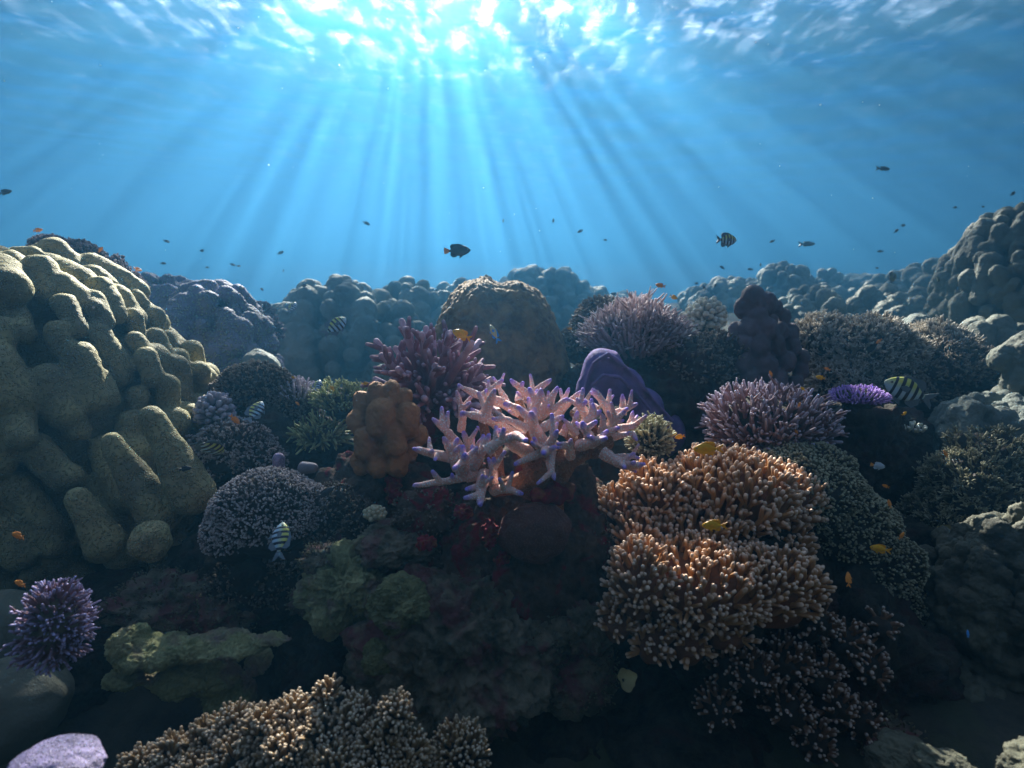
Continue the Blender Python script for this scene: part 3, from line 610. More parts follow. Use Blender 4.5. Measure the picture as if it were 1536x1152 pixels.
o = rock('dome_coral', at(20, 1060, 0.95), (0.09, 0.1, 0.09), M_LOBE_D, 62, 0.2, 0.6, 5, 0.01); tag(o, 'dark blurred round lobe at the lower left edge', 'coral')
o = rock('dome_coral', at(-10, 960, 1.05), (0.08, 0.1, 0.1), M_LOBE_D, 64, 0.2, 0.6, 5, 0.01); tag(o, 'dark lobe behind the purple bristly ball at the left edge', 'coral')
M_LILAC = coral_mat('lilac_crust', (0.38, 0.31, 0.52), None, (0.16, 0.14, 0.22), 30, 120, 1.0, bdist=0.006, dots=(0.5, 0.44, 0.62), dot_scale=260)
o = rock('lilac_coral', at(80, 1158, 0.62), (0.054, 0.05, 0.030), M_LILAC, 63, 0.14, 0.8, 6, 0.03); tag(o, 'pale lilac lumpy coral at the bottom left corner', 'coral')
blobs('round_sponge', 'upright lilac round sponge peeking over the grey bushy mound', M_LILAC, [(418,688,418,720,10,13)], K(1.52), 0.004, 3, 0.001)
blobs('round_sponge', 'grey flattened round sponge right of the lilac one', coral_mat('grey_sponge', (0.24,0.22,0.27), None, (0.16,0.15,0.18), 12, 100, .4), [(456,702,470,702,11,11)], K(1.52), 0.004, 3, 0.001)
# ------------------------------------------------------------------ purple folded coral
def purple_fold():
    Y = 1.95; B = [(905,562,Y,36,34,42),(890,600,Y,30,34,50),(930,592,Y,40,36,46),(960,622,Y+.02,42,36,44),(990,650,Y+.04,40,34,42),(920,640,Y,50,36,50)]
    cr = [(q[0], q[1], q[2], q[3], 4.5, 4.5, q[4]) for q in [(872,596,890,545,-.07),(890,545,912,530,-.075),(912,530,940,552,-.07),(940,552,975,592,-.055),(975,592,1008,630,-.05),(888,578,905,562,-.10),(905,562,930,566,-.105),(930,566,955,590,-.095),(955,590,975,614,-.085)]]
    o = weld('folded_coral', [(at(b[0], b[1], b[2]), tuple(np.array(b[3:6]) * ppm(b[2]))) for b in B], pxc(cr, K(Y)), 0.005, coral_mat('purple_skin', (0.20, 0.13, 0.38), None, (0.10, 0.07, 0.20), 9, 90, 0.6), 12, 0.004, 7, 4)
    c = np.array([v.co[:] for v in o.data.vertices]); nr = np.array([v.normal[:] for v in o.data.vertices])
    c += nr * (-0.010 * np.abs(snoise(c * np.array((1, 1, 1.6)), 15, 4.5, 2)))[:, None]; o.data.vertices.foreach_set('co', c.astype(np.float32).ravel()); o.data.update()
    tag(o, 'smooth deep purple folded coral sloping down right of the brown boulder', 'coral')
purple_fold()
# ------------------------------------------------------------------ leather coral
LE = [(x, y, x2, y2, r, r, dz) for x, y, x2, y2, r, dz in [(543,600,546,612,13,.0),(565,588,566,606,14,-.01),(588,584,588,602,13,-.01),(606,594,604,606,12,.0),(536,628,540,640,14,-.01),(572,618,572,640,19,-.035),(612,622,610,640,17,-.02),(548,660,552,672,17,-.03),(590,655,590,668,17,-.035),(630,650,630,656,12,.01),(566,690,568,700,15,-.02),(598,692,596,700,15,-.02),(540,690,545,700,12,.0),(618,672,614,684,11,.0)]]
blobs('leather_coral', 'brown lobed leather coral left of the staghorn', coral_mat('leather_brown', (0.40, 0.19, 0.075), None, (0.26, 0.12, 0.05), 10, 200, 0.5), LE, lambda x, y: 1.42 - (y - 580) * 0.0004, 0.0028, 5, 0.008, 14, balls=[(578,650,1.465,36,24,56)], k0=1.12, k1=1.15)

# ------------------------------------------------------------------ rocks that carry the corals
def rk(px, py, Y, rx, rz, label, mat=None, seed=1, ry=None, **k):
    k.setdefault('fine', 0.055); k.setdefault('flat', 0.16); k['amp'] = k.get('amp', .25) * 1.25; k.setdefault('freq', 1.0); k.setdefault('level', 6)
    s = ppm(Y); o = rock('reef_rock', at(px, py, Y), (rx * s, (ry or rx) * s, rz * s), mat or M_ROCKD, seed, **k)
    return tag(o, label, 'rock')
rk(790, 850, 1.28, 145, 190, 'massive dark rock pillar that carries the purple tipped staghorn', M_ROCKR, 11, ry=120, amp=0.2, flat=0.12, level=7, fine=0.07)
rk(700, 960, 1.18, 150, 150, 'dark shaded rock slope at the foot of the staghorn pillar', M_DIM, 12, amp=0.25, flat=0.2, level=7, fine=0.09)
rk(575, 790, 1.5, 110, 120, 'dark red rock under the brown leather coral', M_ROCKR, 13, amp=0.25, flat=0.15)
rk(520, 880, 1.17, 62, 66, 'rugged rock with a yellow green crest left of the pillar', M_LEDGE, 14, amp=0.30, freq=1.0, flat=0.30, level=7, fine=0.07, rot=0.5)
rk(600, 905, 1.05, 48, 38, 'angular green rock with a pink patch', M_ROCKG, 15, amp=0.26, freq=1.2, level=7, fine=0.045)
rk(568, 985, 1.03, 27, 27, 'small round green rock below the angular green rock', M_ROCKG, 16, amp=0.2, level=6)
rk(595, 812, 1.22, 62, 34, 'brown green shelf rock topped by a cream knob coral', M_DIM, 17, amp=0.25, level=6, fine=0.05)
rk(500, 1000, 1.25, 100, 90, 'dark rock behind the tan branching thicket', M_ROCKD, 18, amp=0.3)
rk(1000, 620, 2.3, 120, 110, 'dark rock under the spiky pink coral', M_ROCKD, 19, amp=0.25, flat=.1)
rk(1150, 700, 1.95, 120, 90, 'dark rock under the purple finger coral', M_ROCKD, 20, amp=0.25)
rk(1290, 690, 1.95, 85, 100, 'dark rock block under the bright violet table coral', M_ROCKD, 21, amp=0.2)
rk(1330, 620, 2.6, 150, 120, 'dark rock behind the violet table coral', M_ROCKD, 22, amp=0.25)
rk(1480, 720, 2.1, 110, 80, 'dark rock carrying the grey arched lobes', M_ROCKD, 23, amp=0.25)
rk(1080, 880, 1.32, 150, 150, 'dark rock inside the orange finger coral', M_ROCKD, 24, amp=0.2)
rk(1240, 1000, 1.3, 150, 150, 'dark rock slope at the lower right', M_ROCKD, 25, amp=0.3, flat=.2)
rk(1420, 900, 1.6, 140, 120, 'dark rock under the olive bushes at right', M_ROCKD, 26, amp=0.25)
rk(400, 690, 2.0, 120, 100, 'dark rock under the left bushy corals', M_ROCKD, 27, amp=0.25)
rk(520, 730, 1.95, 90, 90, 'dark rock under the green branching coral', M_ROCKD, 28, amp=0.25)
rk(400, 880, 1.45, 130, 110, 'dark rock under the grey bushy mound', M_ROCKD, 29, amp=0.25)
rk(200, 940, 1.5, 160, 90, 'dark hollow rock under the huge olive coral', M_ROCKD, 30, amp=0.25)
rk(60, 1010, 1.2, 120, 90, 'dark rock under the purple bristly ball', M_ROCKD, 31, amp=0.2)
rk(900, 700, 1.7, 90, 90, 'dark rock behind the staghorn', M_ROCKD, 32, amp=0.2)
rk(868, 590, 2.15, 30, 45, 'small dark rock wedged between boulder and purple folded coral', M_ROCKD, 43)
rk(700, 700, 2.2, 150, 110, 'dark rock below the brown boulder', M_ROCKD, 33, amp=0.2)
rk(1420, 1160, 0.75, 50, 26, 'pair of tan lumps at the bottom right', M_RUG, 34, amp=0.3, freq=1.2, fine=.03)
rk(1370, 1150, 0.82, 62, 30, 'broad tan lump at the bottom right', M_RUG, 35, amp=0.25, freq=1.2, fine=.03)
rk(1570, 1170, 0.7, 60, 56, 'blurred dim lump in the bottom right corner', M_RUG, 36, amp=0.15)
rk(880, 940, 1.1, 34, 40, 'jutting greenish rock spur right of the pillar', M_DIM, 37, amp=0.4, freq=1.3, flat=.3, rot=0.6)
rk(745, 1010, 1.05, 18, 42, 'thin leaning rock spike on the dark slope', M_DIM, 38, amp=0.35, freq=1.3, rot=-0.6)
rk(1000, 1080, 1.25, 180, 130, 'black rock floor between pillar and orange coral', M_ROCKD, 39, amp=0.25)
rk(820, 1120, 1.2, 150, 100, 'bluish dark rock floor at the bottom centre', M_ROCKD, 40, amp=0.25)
# brown disc coral on the pillar
o = rock('disc_coral', at(803, 800, 1.10), (0.07, 0.045, 0.066), coral_mat('disc_brown', (0.13, 0.055, 0.045), None, (0.09, 0.04, 0.035), 10, 160, .4, dots=(0.17, 0.08, 0.06), dot_scale=220), 41, 0.2, 0.8, 6, 0.012)
tag(o, 'smooth dark brown disc coral on the front of the pillar', 'coral')
M_RED = rock_mat('red_crust', (0.45, 0.02, 0.05), (0.18, 0.02, 0.03), (0.45, 0.16, 0.08), 60, 1.0)
for i, (px, py, rx, rz, Y, lb) in enumerate([(735, 800, 12, 24, 1.1, 'red crust of knobs at the left rim of the brown disc'), (695, 768, 13, 9, 1.13, 'small crimson crust just below the staghorn'), (825, 735, 32, 13, 1.16, 'dark red crust right under the staghorn base'),
                                              (753, 838, 12, 10, 1.12, 'orange red crust below the brown disc'), (590, 730, 12, 30, 1.36, 'dull red crust below the leather coral'), (640, 815, 14, 9, 1.12, 'mauve red crust on the brown shelf rock')]):
    s = ppm(Y); rg = np.random.RandomState(70 + i); D, P = dome_pts(rg, 26, (rx * s, rx * s, rz * s), -1)
    c = np.array(at(px, py, Y)); o = weld('red_sponge', [(c, (rx * s * .9, rx * s * .9, rz * s * .9))] + [(c + p, (rx * s * .3,) * 3) for p in P], [], rx * s * 0.1, M_RED, 1, 0.001, 30)
    tag(o, lb, 'sponge', 'red crusts on the pillar')
# ledge
def ledge():
    Y = 1.0; B = [(190,962,30,36,16,0),(240,978,80,46,13,0),(325,968,86,40,10,0),(405,960,38,16,5,0),(290,1012,84,50,22,.03),(190,1015,36,28,11,-.01),(345,1040,46,36,26,.05),(388,995,20,26,12,.03)]
    o = weld('ledge_rock', [(at(b[0], b[1], Y + b[5]), (b[2] * ppm(Y), b[3] * ppm(Y), b[4] * 1.5 * ppm(Y))) for b in B], [], 0.0026, M_LEDGE, 0, 0.014, 20, 3, -0.010)
    tag(o, 'yellow green rock ledge beside the purple bristly ball', 'rock')
ledge()
M_CREAM_K = coral_mat('cream_knobs', (0.5, 0.46, 0.3), None, (0.38, 0.34, 0.22), 20, 200, .3)

# ------------------------------------------------------------------ the staghorn in the middle
M_STAG = coral_mat('staghorn_skin', (0.90, 0.58, 0.50), (0.38, 0.26, 0.98), (0.80, 0.46, 0.40), 10, 200, 0.8, dots=(1.0, 0.97, 0.96), dot_scale=210, tip_lo=0.77, tip_hi=1.02, bdist=0.003)
M_STAGB = coral_mat('staghorn_base', (0.34, 0.13, 0.055), None, (0.22, 0.09, 0.04), 10, 200, 0.9, dots=(0.42, 0.22, 0.12), dot_scale=200, bdist=0.0035)
def staghorn():
    Y0 = 1.16; s = ppm(Y0); root = empty('staghorn_coral', tuple(at(800, 720, Y0 + 0.05)))
    tag(root, 'big pale pink staghorn coral with violet blue branch tips in the middle', 'coral')
    W = lambda zx, zy, dy: np.array(at(560 + zx / 3, 540 + zy / 3, Y0 + dy))
    rg = np.random.RandomState(8)
    # (zoomed x, y, dY) path points, base radius (zoomed px)
    T = [([(660,235,.10),(560,185,.08),(480,165,.06),(385,115,.03)],24),([(480,170,.06),(580,90,.05)],20),([(600,190,.12),(540,80,.14)],15),([(490,270,.0),(520,200,-.01),(545,138,-.03)],24),([(640,345,.05),(570,300,.02),(520,265,.0),(400,238,-.05)],28),([(395,320,.06),(405,240,.05),(375,143,.04)],19),
         ([(395,400,.03),(340,330,.01),(270,266,-.01)],22),([(320,320,.03),(335,280,.03),(330,243,.04)],14),([(385,485,-.02),(350,410,-.03),(318,353,-.04)],26),([(390,450,.0),(300,430,-.04),(185,400,-.09)],24),([(262,420,-.06),(250,350,-.03)],11),([(285,425,-.06),(278,452,-.09)],10),
         ([(465,455,.02),(430,390,.01),(406,325,.0)],20),([(445,490,-.02),(490,410,-.04),(520,338,-.05)],24),([(400,500,-.05),(410,460,-.08),(412,425,-.10)],26),([(460,520,-.02),(400,530,-.05),(330,545,-.08),(185,565,-.11)],21),([(500,515,-.04),(485,580,-.10),(480,652,-.14)],25),([(540,555,-.04),(540,500,-.07),(543,443,-.09)],21),([(480,600,-.08),(492,520,-.12)],18),
         ([(700,420,.0),(600,365,-.06),(640,335,-.10),(685,362,-.16)],26),([(512,408,-.10),(560,370,-.10),(640,335,-.10)],22),
         ([(690,190,.08),(740,130,.07),(797,90,.06)],20),([(760,225,.08),(690,150,.06),(620,93,.04)],22),([(735,260,.06),(790,190,.05),(828,125,.05)],22),([(700,300,.02),(725,220,.0),(755,138,-.02)],26),([(720,265,.02),(660,225,.01),(592,198,-.01)],22),([(760,380,-.02),(720,300,-.05),(710,240,-.08)],30),
         ([(745,262,.06),(810,220,.05),(872,172,.04)],17),([(830,215,.08),(880,130,.08)],16),([(815,265,.12),(870,200,.12),(932,143,.12)],20),([(765,305,-.02),(810,275,-.03),(852,253,-.04)],20),([(690,310,-.01),(610,270,-.02),(538,264,-.03)],18),
         ([(820,380,.0),(760,415,-.06),(640,467,-.11)],22),([(765,415,-.06),(800,370,-.08),(825,322,-.10)],22),([(770,402,-.06),(712,370,-.10)],14),([(780,400,-.04),(765,418,-.14)],24),([(800,415,-.05),(795,480,-.09),(815,535,-.11)],19),
         ([(1075,255,.06),(1040,200,.05),(993,136,.04)],22),([(1120,245,.06),(1122,158,.06)],18),([(1080,245,.06),(1130,225,.05),(1185,198,.04)],18),([(1040,210,.08),(1078,163,.10)],14),([(1010,220,.08),(942,178,.10)],16),([(965,265,.04),(940,215,.03),(916,178,.02)],22),
         ([(935,300,.02),(980,260,.01),(1022,230,.0)],20),([(905,320,.02),(918,235,.0)],20),([(915,335,.01),(858,268,.0)],16),([(985,375,-.02),(965,330,-.04),(941,286,-.06)],24),([(930,385,-.02),(990,370,-.06),(1047,352,-.10)],24),([(1030,325,.02),(1030,243,.01)],19),
         ([(1040,320,.04),(1090,270,.03),(1132,230,.03)],19),([(1100,310,.05),(1170,300,.05),(1212,265,.05)],18),([(1150,300,.07),(1168,232,.08)],15),([(1060,350,.04),(1110,340,.03),(1160,328,.02)],18),([(1060,325,.0),(1105,305,-.03)],15),([(1160,330,.02),(1185,360,.0)],13),
         ([(1030,415,-.01),(1100,462,-.03),(1165,480,-.05),(1218,468,-.07)],24),([(1080,440,.0),(1140,430,.0),(1195,440,-.02)],15),([(888,435,-.02),(890,360,-.06)],19),([(540,588,-.05),(600,578,-.08),(668,603,-.10)],20),([(1130,470,-.02),(1180,505,-.05)],12),
         ([(500,330,.06),(470,300,.06)],14),([(850,340,.06),(862,290,.06)],18),([(655,190,.14),(650,150,.16)],18),([(440,420,.05),(450,350,.07)],16),([(960,350,.08),(1000,280,.10)],18),([(680,350,.06),(610,310,.10)],18),([(560,235,.16),(520,180,.2)],18),([(900,240,.18),(960,190,.22)],18)]
    for P, r in T:
        P = [W(*p) for p in P]; r = r / 3 * s * 1.22
        if len(P) == 2: P = [P[0], (P[0] + P[1]) / 2 + rg.normal(size=3) * 0.002, P[1]]
        Q = []; k = 5                                                   # smooth the path
        A = np.array(P); tt = np.linspace(0, len(A) - 1, (len(A) - 1) * k + 1)
        A = np.stack([np.interp(tt, range(len(A)), A[:, j]) for j in range(3)], -1)
        for _ in range(3): A[1:-1] = (A[:-2] + A[1:-1] * 2 + A[2:]) / 4
        t = np.linspace(0, 1, len(A)); rad = r * (1.0 - 0.56 * t ** 1.1) * np.where(t > 0.93, 0.72, 1) * (1 + 0.05 * rg.normal(size=len(A)))
        c, f, tv = tube(A, rad, 14, 4)
        L3 = np.linalg.norm(np.diff(A, axis=0), axis=1).sum(); tv = 1 - (1 - tv) * L3 / 0.085       # tip colour by metres from the end
        c = c + 0.0012 * snoise(c, 3, 60, 2)[:, None]
        part('branch', (c, f, tv), M_STAG, root)
        if L3 > 0.055:
            for _ in range(rg.randint(1, 4)):
                k = rg.randint(len(A) // 3, int(len(A) * 0.75)); dd = unit(A[k] - A[k - 1]); sd = rg.normal(size=3); sd[2] = abs(sd[2]) + 0.3; sd = unit(sd - dd * np.dot(sd, dd)); e = unit(dd * 0.7 + sd); l = rg.uniform(0.022, 0.045)
                tq = np.linspace(0, 1, 7)[:, None]; c, f, tv = tube(A[k] + e * l * tq, r * 0.62 * (1 - 0.5 * tq[:, 0]), 12, 4)
                part('branch', (c + 0.0008 * snoise(c, 3, 60, 2)[:, None], f, 1 - (1 - tv) * l / 0.085), M_STAG, root)
    hub = [(560,570,.0),(640,560,-.02),(720,520,-.02),(800,480,-.01),(880,450,.0),(960,400,.02),(1040,370,.03)]
    starts = [(660,235,.10),(490,270,.0),(640,345,.05),(395,400,.03),(385,485,-.02),(460,520,-.02),(700,420,.0),(735,260,.06),(700,300,.02),(815,265,.12),(820,380,.0),(1075,255,.06),(965,265,.04),(935,300,.02),(985,375,-.02),(1040,320,.04),(1030,415,-.01),(888,435,-.02),(540,588,-.05),(760,380,-.02),(455,455,.0),(655,190,.14),(900,240,.18),(560,235,.16)]
    H = [W(*h) for h in hub]; caps = []
    for a, b in zip(H[:-1], H[1:]): caps.append((a, b, 0.021, 0.021))
    for q in starts:
        q = W(*q); h = min(H, key=lambda k: np.linalg.norm(k - q)); mid = (q + h) / 2 + np.array((0, 0.01, -0.01)); caps.append((q, mid, 0.0095, 0.012)); caps.append((mid, h, 0.012, 0.017))
    cc = W(780, 600, 0.03); caps += [(H[1], cc, 0.02, 0.03), (H[4], cc, 0.02, 0.03), (cc, cc + np.array((0, 0.02, -0.06)), 0.035, 0.045), (H[2], cc, 0.022, 0.03)]
    b = weld('base', [], caps, 0.003, M_STAGB, 3, 0.0015, 30, 2); b.parent = root; b.location = b.location - root.location
staghorn()

# ------------------------------------------------------------------ branching colonies
M_PINK = coral_mat('pink_branch', (0.30, 0.13, 0.17), (0.68, 0.50, 0.62), (0.24, 0.10, 0.13), 12, 160, 0.7, tip_lo=0.6, tip_hi=1.0)
M_PALEP = coral_mat('pale_pink_spikes', (0.34, 0.25, 0.25), (0.66, 0.58, 0.61), None, 12, 160, 0.6, tip_lo=0.35, tip_hi=1.0)
M_PURF = coral_mat('purple_fingers', (0.24, 0.14, 0.14), (0.58, 0.53, 0.66), None, 12, 160, 0.6, tip_lo=0.55, tip_hi=1.0)
M_VIOL = coral_mat('violet_table', (0.34, 0.18, 0.66), (0.62, 0.42, 0.85), None, 12, 160, 0.5, tip_lo=0.3, tip_hi=1.0)
M_YELF = coral_mat('yellow_grey_fingers', (0.26, 0.24, 0.15), (0.62, 0.60, 0.40), None, 12, 160, 0.6, tip_lo=0.4, tip_hi=1.0)
M_BALL = coral_mat('blue_bristles', (0.28, 0.15, 0.17), (0.50, 0.46, 0.76), None, 12, 160, 0.6, tip_lo=0.45, tip_hi=1.0)
M_WLIL = coral_mat('white_lilac_fingers', (0.30, 0.26, 0.28), (0.66, 0.60, 0.72), None, 12, 160, 0.6, tip_lo=0.3, tip_hi=1.0)
M_GREENF = coral_mat('green_fingers', (0.20, 0.22, 0.09), (0.50, 0.54, 0.26), None, 12, 160, 0.6, tip_lo=0.3, tip_hi=1.0)
def pink_bush():
    Y = 1.68; s = ppm(Y); c = np.array(at(648, 612, Y)); root = empty('bush_coral', tuple(c)); tag(root, 'dark pink bushy coral with pale tips in front of the brown boulder', 'coral')
    rg = np.random.RandomState(21); D, _ = dome_pts(rg, 46, (1, 1, 1), -0.15)
    for d in D:
        dd = unit(d + np.array((0, 0, 0.25))); l = s * (118 + 14 * rg.normal()) * (0.82 if abs(d[0]) > .85 else 1) * (1.0 if d[2] > 0.2 else 0.85)
        t = np.linspace(0, 1, 8)[:, None]; bend = rg.normal(size=3) * 0.12 * l; A = c + dd * l * t + bend * t ** 2 * 0.5
        tb = [tube(A, s * 7.5 * (1.1 - 0.45 * t[:, 0]), 9)]
        for k in range(rg.randint(9, 14)):
            u = rg.uniform(0.3, 0.95); q = c + dd * l * u + bend * u * u * 0.5; sd = rg.normal(size=3); sd = unit(sd - dd * np.dot(sd, dd)); e = unit(dd * 0.9 + sd * rg.uniform(0.5, 0.95)); l2 = s * rg.uniform(16, 30)
            t2 = np.linspace(0, 1, 4)[:, None]; x = tube(q + e * l2 * t2, s * 5.2 * (1 - 0.45 * t2[:, 0]), 7); tb.append((x[0], x[1], x[2] * 0.9))
        part('branch', join(tb), M_PINK, root)
    rock('base', tuple(c + np.array((0, 0.03, -0.03))), (0.085, 0.085, 0.10), M_ROCKR, 5, parent=root, level=5)
pink_bush()
colony('spiky_coral', 955, 510, 2.3, 74, 58, 330, 34, 3.6, M_PALEP, 'broad pale pink coral bristling with upright spikes right of the boulder', up=0.42, seed=31, side=3, basemat=M_ROCKD, zmin=-0.1, lenj=0.45, taper=0.35, lump=0.22, sides=6, stalk=50)
colony('finger_coral', 1148, 640, 1.62, 86, 62, 260, 36, 4.0, M_PURF, 'rounded purple brown finger coral with pale violet tips right of the folded purple coral', up=0.35, seed=32, side=3, basemat=M_ROCKD, zmin=-0.35, taper=0.45, lump=0.2, lenj=0.4, sides=7, stalk=50)
colony('table_coral', 1287, 596, 1.75, 40, 16, 260, 11, 2.0, M_VIOL, 'small bright violet table coral under the tan thicket', ry=34, up=0.3, seed=33, side=1, basemat=M_ROCKD, zmin=-0.25, lump=0.12, sides=6, core=0.95, stalk=40)
colony('finger_coral', 975, 660, 1.42, 34, 36, 120, 20, 3.3, M_YELF, 'yellow grey finger coral peeking out behind the right of the staghorn', up=0.3, seed=34, side=3, basemat=M_ROCKD, zmin=-0.4, sides=7, stalk=30)
colony('bristle_coral', 84, 940, 0.86, 50, 68, 230, 24, 3.6, M_BALL, 'round bristly ball coral with blue violet tips at the lower left', up=0.15, seed=35, side=3, basemat=M_DIM, zmin=-0.8, sides=7, lump=0.24, lenj=0.45, bend=0.3)
colony('finger_coral', 443, 592, 1.95, 30, 24, 70, 20, 3.0, M_WLIL, 'white lilac upright finger coral behind the green one', up=0.5, seed=36, side=2, basemat=M_ROCKD, sides=6, stalk=30)
colony('finger_coral', 512, 602, 1.9, 42, 30, 100, 20, 2.8, M_GREENF, 'pale green finger coral left of the leather coral', up=0.35, seed=37, side=3, basemat=M_ROCKD, sides=6, stalk=30)
colony('branching_coral', 480, 655, 1.8, 38, 24, 50, 24, 3.0, M_GREENF, 'open yellow green branching coral in the shade under the green finger coral', up=0.1, seed=38, side=4, basemat=M_ROCKD, sides=6, lenj=.4, bend=.6, zmin=-.3, side_len=.55)
colony('cauliflower_coral', 1058, 478, 2.6, 26, 26, 90, 12, 4.8, coral_mat('cream_knob_tips', (0.36, 0.36, 0.28), (0.7, 0.7, 0.58), None, 12, 120, .4, tip_lo=.2), 'white cauliflower coral right of the spiky pink coral', up=0.2, seed=39, side=2, taper=0.85, basemat=M_ROCKD, zmin=-0.4, sides=7)
colony('knob_coral', 322, 618, 1.75, 24, 26, 60, 14, 4.6, coral_mat('lilac_knob_tips', (0.25, 0.24, 0.28), (0.5, 0.48, 0.58), None, 12, 120, .4, tip_lo=.2), 'lilac grey round knobbed coral beside the huge olive coral', up=0.25, seed=40, side=1, taper=0.9, basemat=M_ROCKD, zmin=-0.5, sides=8)
colony('knob_coral', 563, 772, 1.2, 15, 11, 30, 6, 4.2, M_CREAM_K, 'small cream knob coral on the brown shelf rock', up=0.3, seed=42, side=0, taper=0.95, basemat=M_DIM)
colony('tuft_coral', 1367, 641, 1.85, 18, 7, 40, 6, 2.6, coral_mat('white_tuft', (0.6, 0.62, 0.5), (0.8, 0.82, 0.7), None, 12, 120, .4), 'tiny whitish tuft coral on the dark rock below the striped fish', up=0.4, seed=41, side=1, taper=.8, basemat=M_ROCKD, stalk=30)
# orange finger coral: several ledges of stout fingers that fork at the top
M_ORNG = coral_mat('orange_fingers', (0.50, 0.25, 0.09), (0.88, 0.66, 0.50), (0.36, 0.17, 0.06), 12, 150, 0.5, tip_lo=0.68, tip_hi=1.0)
M_BRNF = coral_mat('brown_fingers', (0.20, 0.10, 0.05), (0.62, 0.50, 0.42), None, 12, 150, 0.5, tip_lo=0.72, tip_hi=1.0)
M_TANF = coral_mat('tan_fingers', (0.30, 0.19, 0.08), (0.66, 0.54, 0.40), None, 12, 150, 0.5, tip_lo=0.72, tip_hi=1.0)
def thicket(name, label, domes, Y, n, ln, r, mat, seed, basemat, up=0.45, fork=3, zmin=-0.35, sides=7, taper=0.82, bend=0.15):
    rg = np.random.RandomState(seed); root = empty(name, tuple(at(domes[0][0], domes[0][1], Y))); tag(root, label, 'coral'); allb = []; bs = []; d5, f5 = ico(5)
    tot = sum(q[2] * q[3] for q in domes); geo = []
    for q in domes:
        y = Y + q[4]; s = ppm(y); geo.append((np.array(at(q[0], q[1], y)), np.array((q[2], (q[2] + q[3]) / 2, q[3])) * s, s))
    for i, (c, E, s) in enumerate(geo):
        q = domes[i]; D, P = dome_pts(rg, int(n * q[2] * q[3] / tot), E, zmin, 0.16, seed + i)
        for d, p in zip(D, P):
            if any(j != i and np.sum(((c + p - g[0]) / g[1]) ** 2) < 0.75 for j, g in enumerate(geo)): continue
            nn = unit(d / E * E.min()); dd = unit(nn * (1 - up) + np.array((0, 0, up)) + 0.12 * rg.normal(size=3)); l = ln * s * rg.uniform(0.7, 1.3)
            b = finger(rg, c + p - dd * l * 0.8, dd, l, r * s * rg.uniform(.85, 1.15), fork, sides, 5, taper, bend); allb.append((np.linalg.norm(c + p), b))
        B = c + d5 * E * (0.86 * (1 + 0.16 * snoise(d5, seed + i + 5, 0.9, 2)))[:, None] - np.array((0, 0, 0.3 * ln * s)); bs.append((B, f5, np.zeros(len(B))))
    allb.sort(key=lambda q: q[0])
    for _, b in allb[:100]: part('branch', b, mat, root)
    if len(allb) > 100: part('branch', join([b for _, b in allb[100:]]), mat, root)['kind'] = 'stuff'
    part('base', join(bs), basemat, root)
    return root
M_ORB = coral_mat('orange_core', (0.22, 0.08, 0.03), None, (0.12, 0.05, 0.02), 12, 60, .8)
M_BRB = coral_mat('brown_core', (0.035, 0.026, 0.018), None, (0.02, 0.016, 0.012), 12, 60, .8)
thicket('finger_coral', 'large orange brown finger coral with pink tips right of the pillar', [(1090,745,105,60,.08),(985,745,52,48,.06),(1170,750,50,50,.10),(1075,700,60,24,.12),(1050,805,80,42,.0),(1150,812,64,46,.05),(965,800,44,36,.0),(930,760,30,26,.05)], 1.22, 620, 30, 4.2, M_ORNG, 51, M_ORB, up=0.5)
thicket('finger_coral', 'lower ledge of pink tipped finger coral under the orange one', [(1050,880,100,68,.0),(960,870,46,62,-.02),(1150,880,78,62,.02),(980,955,34,40,-.03),(1030,960,34,34,-.05),(1090,945,34,30,-.03),(925,930,24,34,-.02)], 1.08, 440, 27, 4.2, M_ORNG, 52, M_ORB, up=0.4)
thicket('finger_coral', 'sparse shaded finger coral with whitish tips at the lower right', [(1215,930,34,34,.03),(1265,965,32,36,.03),(1300,1000,26,30,.02),(1230,1010,30,34,.0),(1180,990,36,36,.0),(1130,1010,34,34,-.02),(1090,1000,28,34,.0),(1250,1060,30,40,-.02),(1180,1060,34,36,-.04),(1290,1080,26,30,-.03),(1220,1110,30,34,-.06),(1075,1060,30,34,-.02),(1320,940,20,24,.05)], 1.05, 330, 20, 3.6, M_BRNF, 53, M_BRB, up=0.3, fork=2)
thicket('branching_coral', 'tan branching thicket with pale tips along the bottom edge', [(215,1150,32,22,0),(262,1135,30,28,.01),(312,1112,30,30,.02),(350,1090,26,26,.03),(395,1098,30,34,.0),(440,1078,28,30,.02),(492,1048,15,26,.03),(480,1100,30,34,.0),(530,1082,26,34,.02),(592,1072,24,26,.0),(570,1118,34,30,-.01),(430,1130,36,30,-.03),(350,1140,36,30,-.02),(300,1165,40,30,-.03),(500,1150,40,30,-.04),(610,1130,30,30,-.01),(400,1170,50,30,-.05),(560,1165,40,30,-.04)], 0.78, 900, 26, 4.0, M_TANF, 54, M_BRB, up=0.45)
thicket('branching_coral', 'small tan bush right of the long thicket at the bottom edge', [(690,1130,42,44,.0),(640,1160,40,28,0)], 0.8, 130, 24, 3.6, M_TANF, 55, M_BRB, up=0.4)
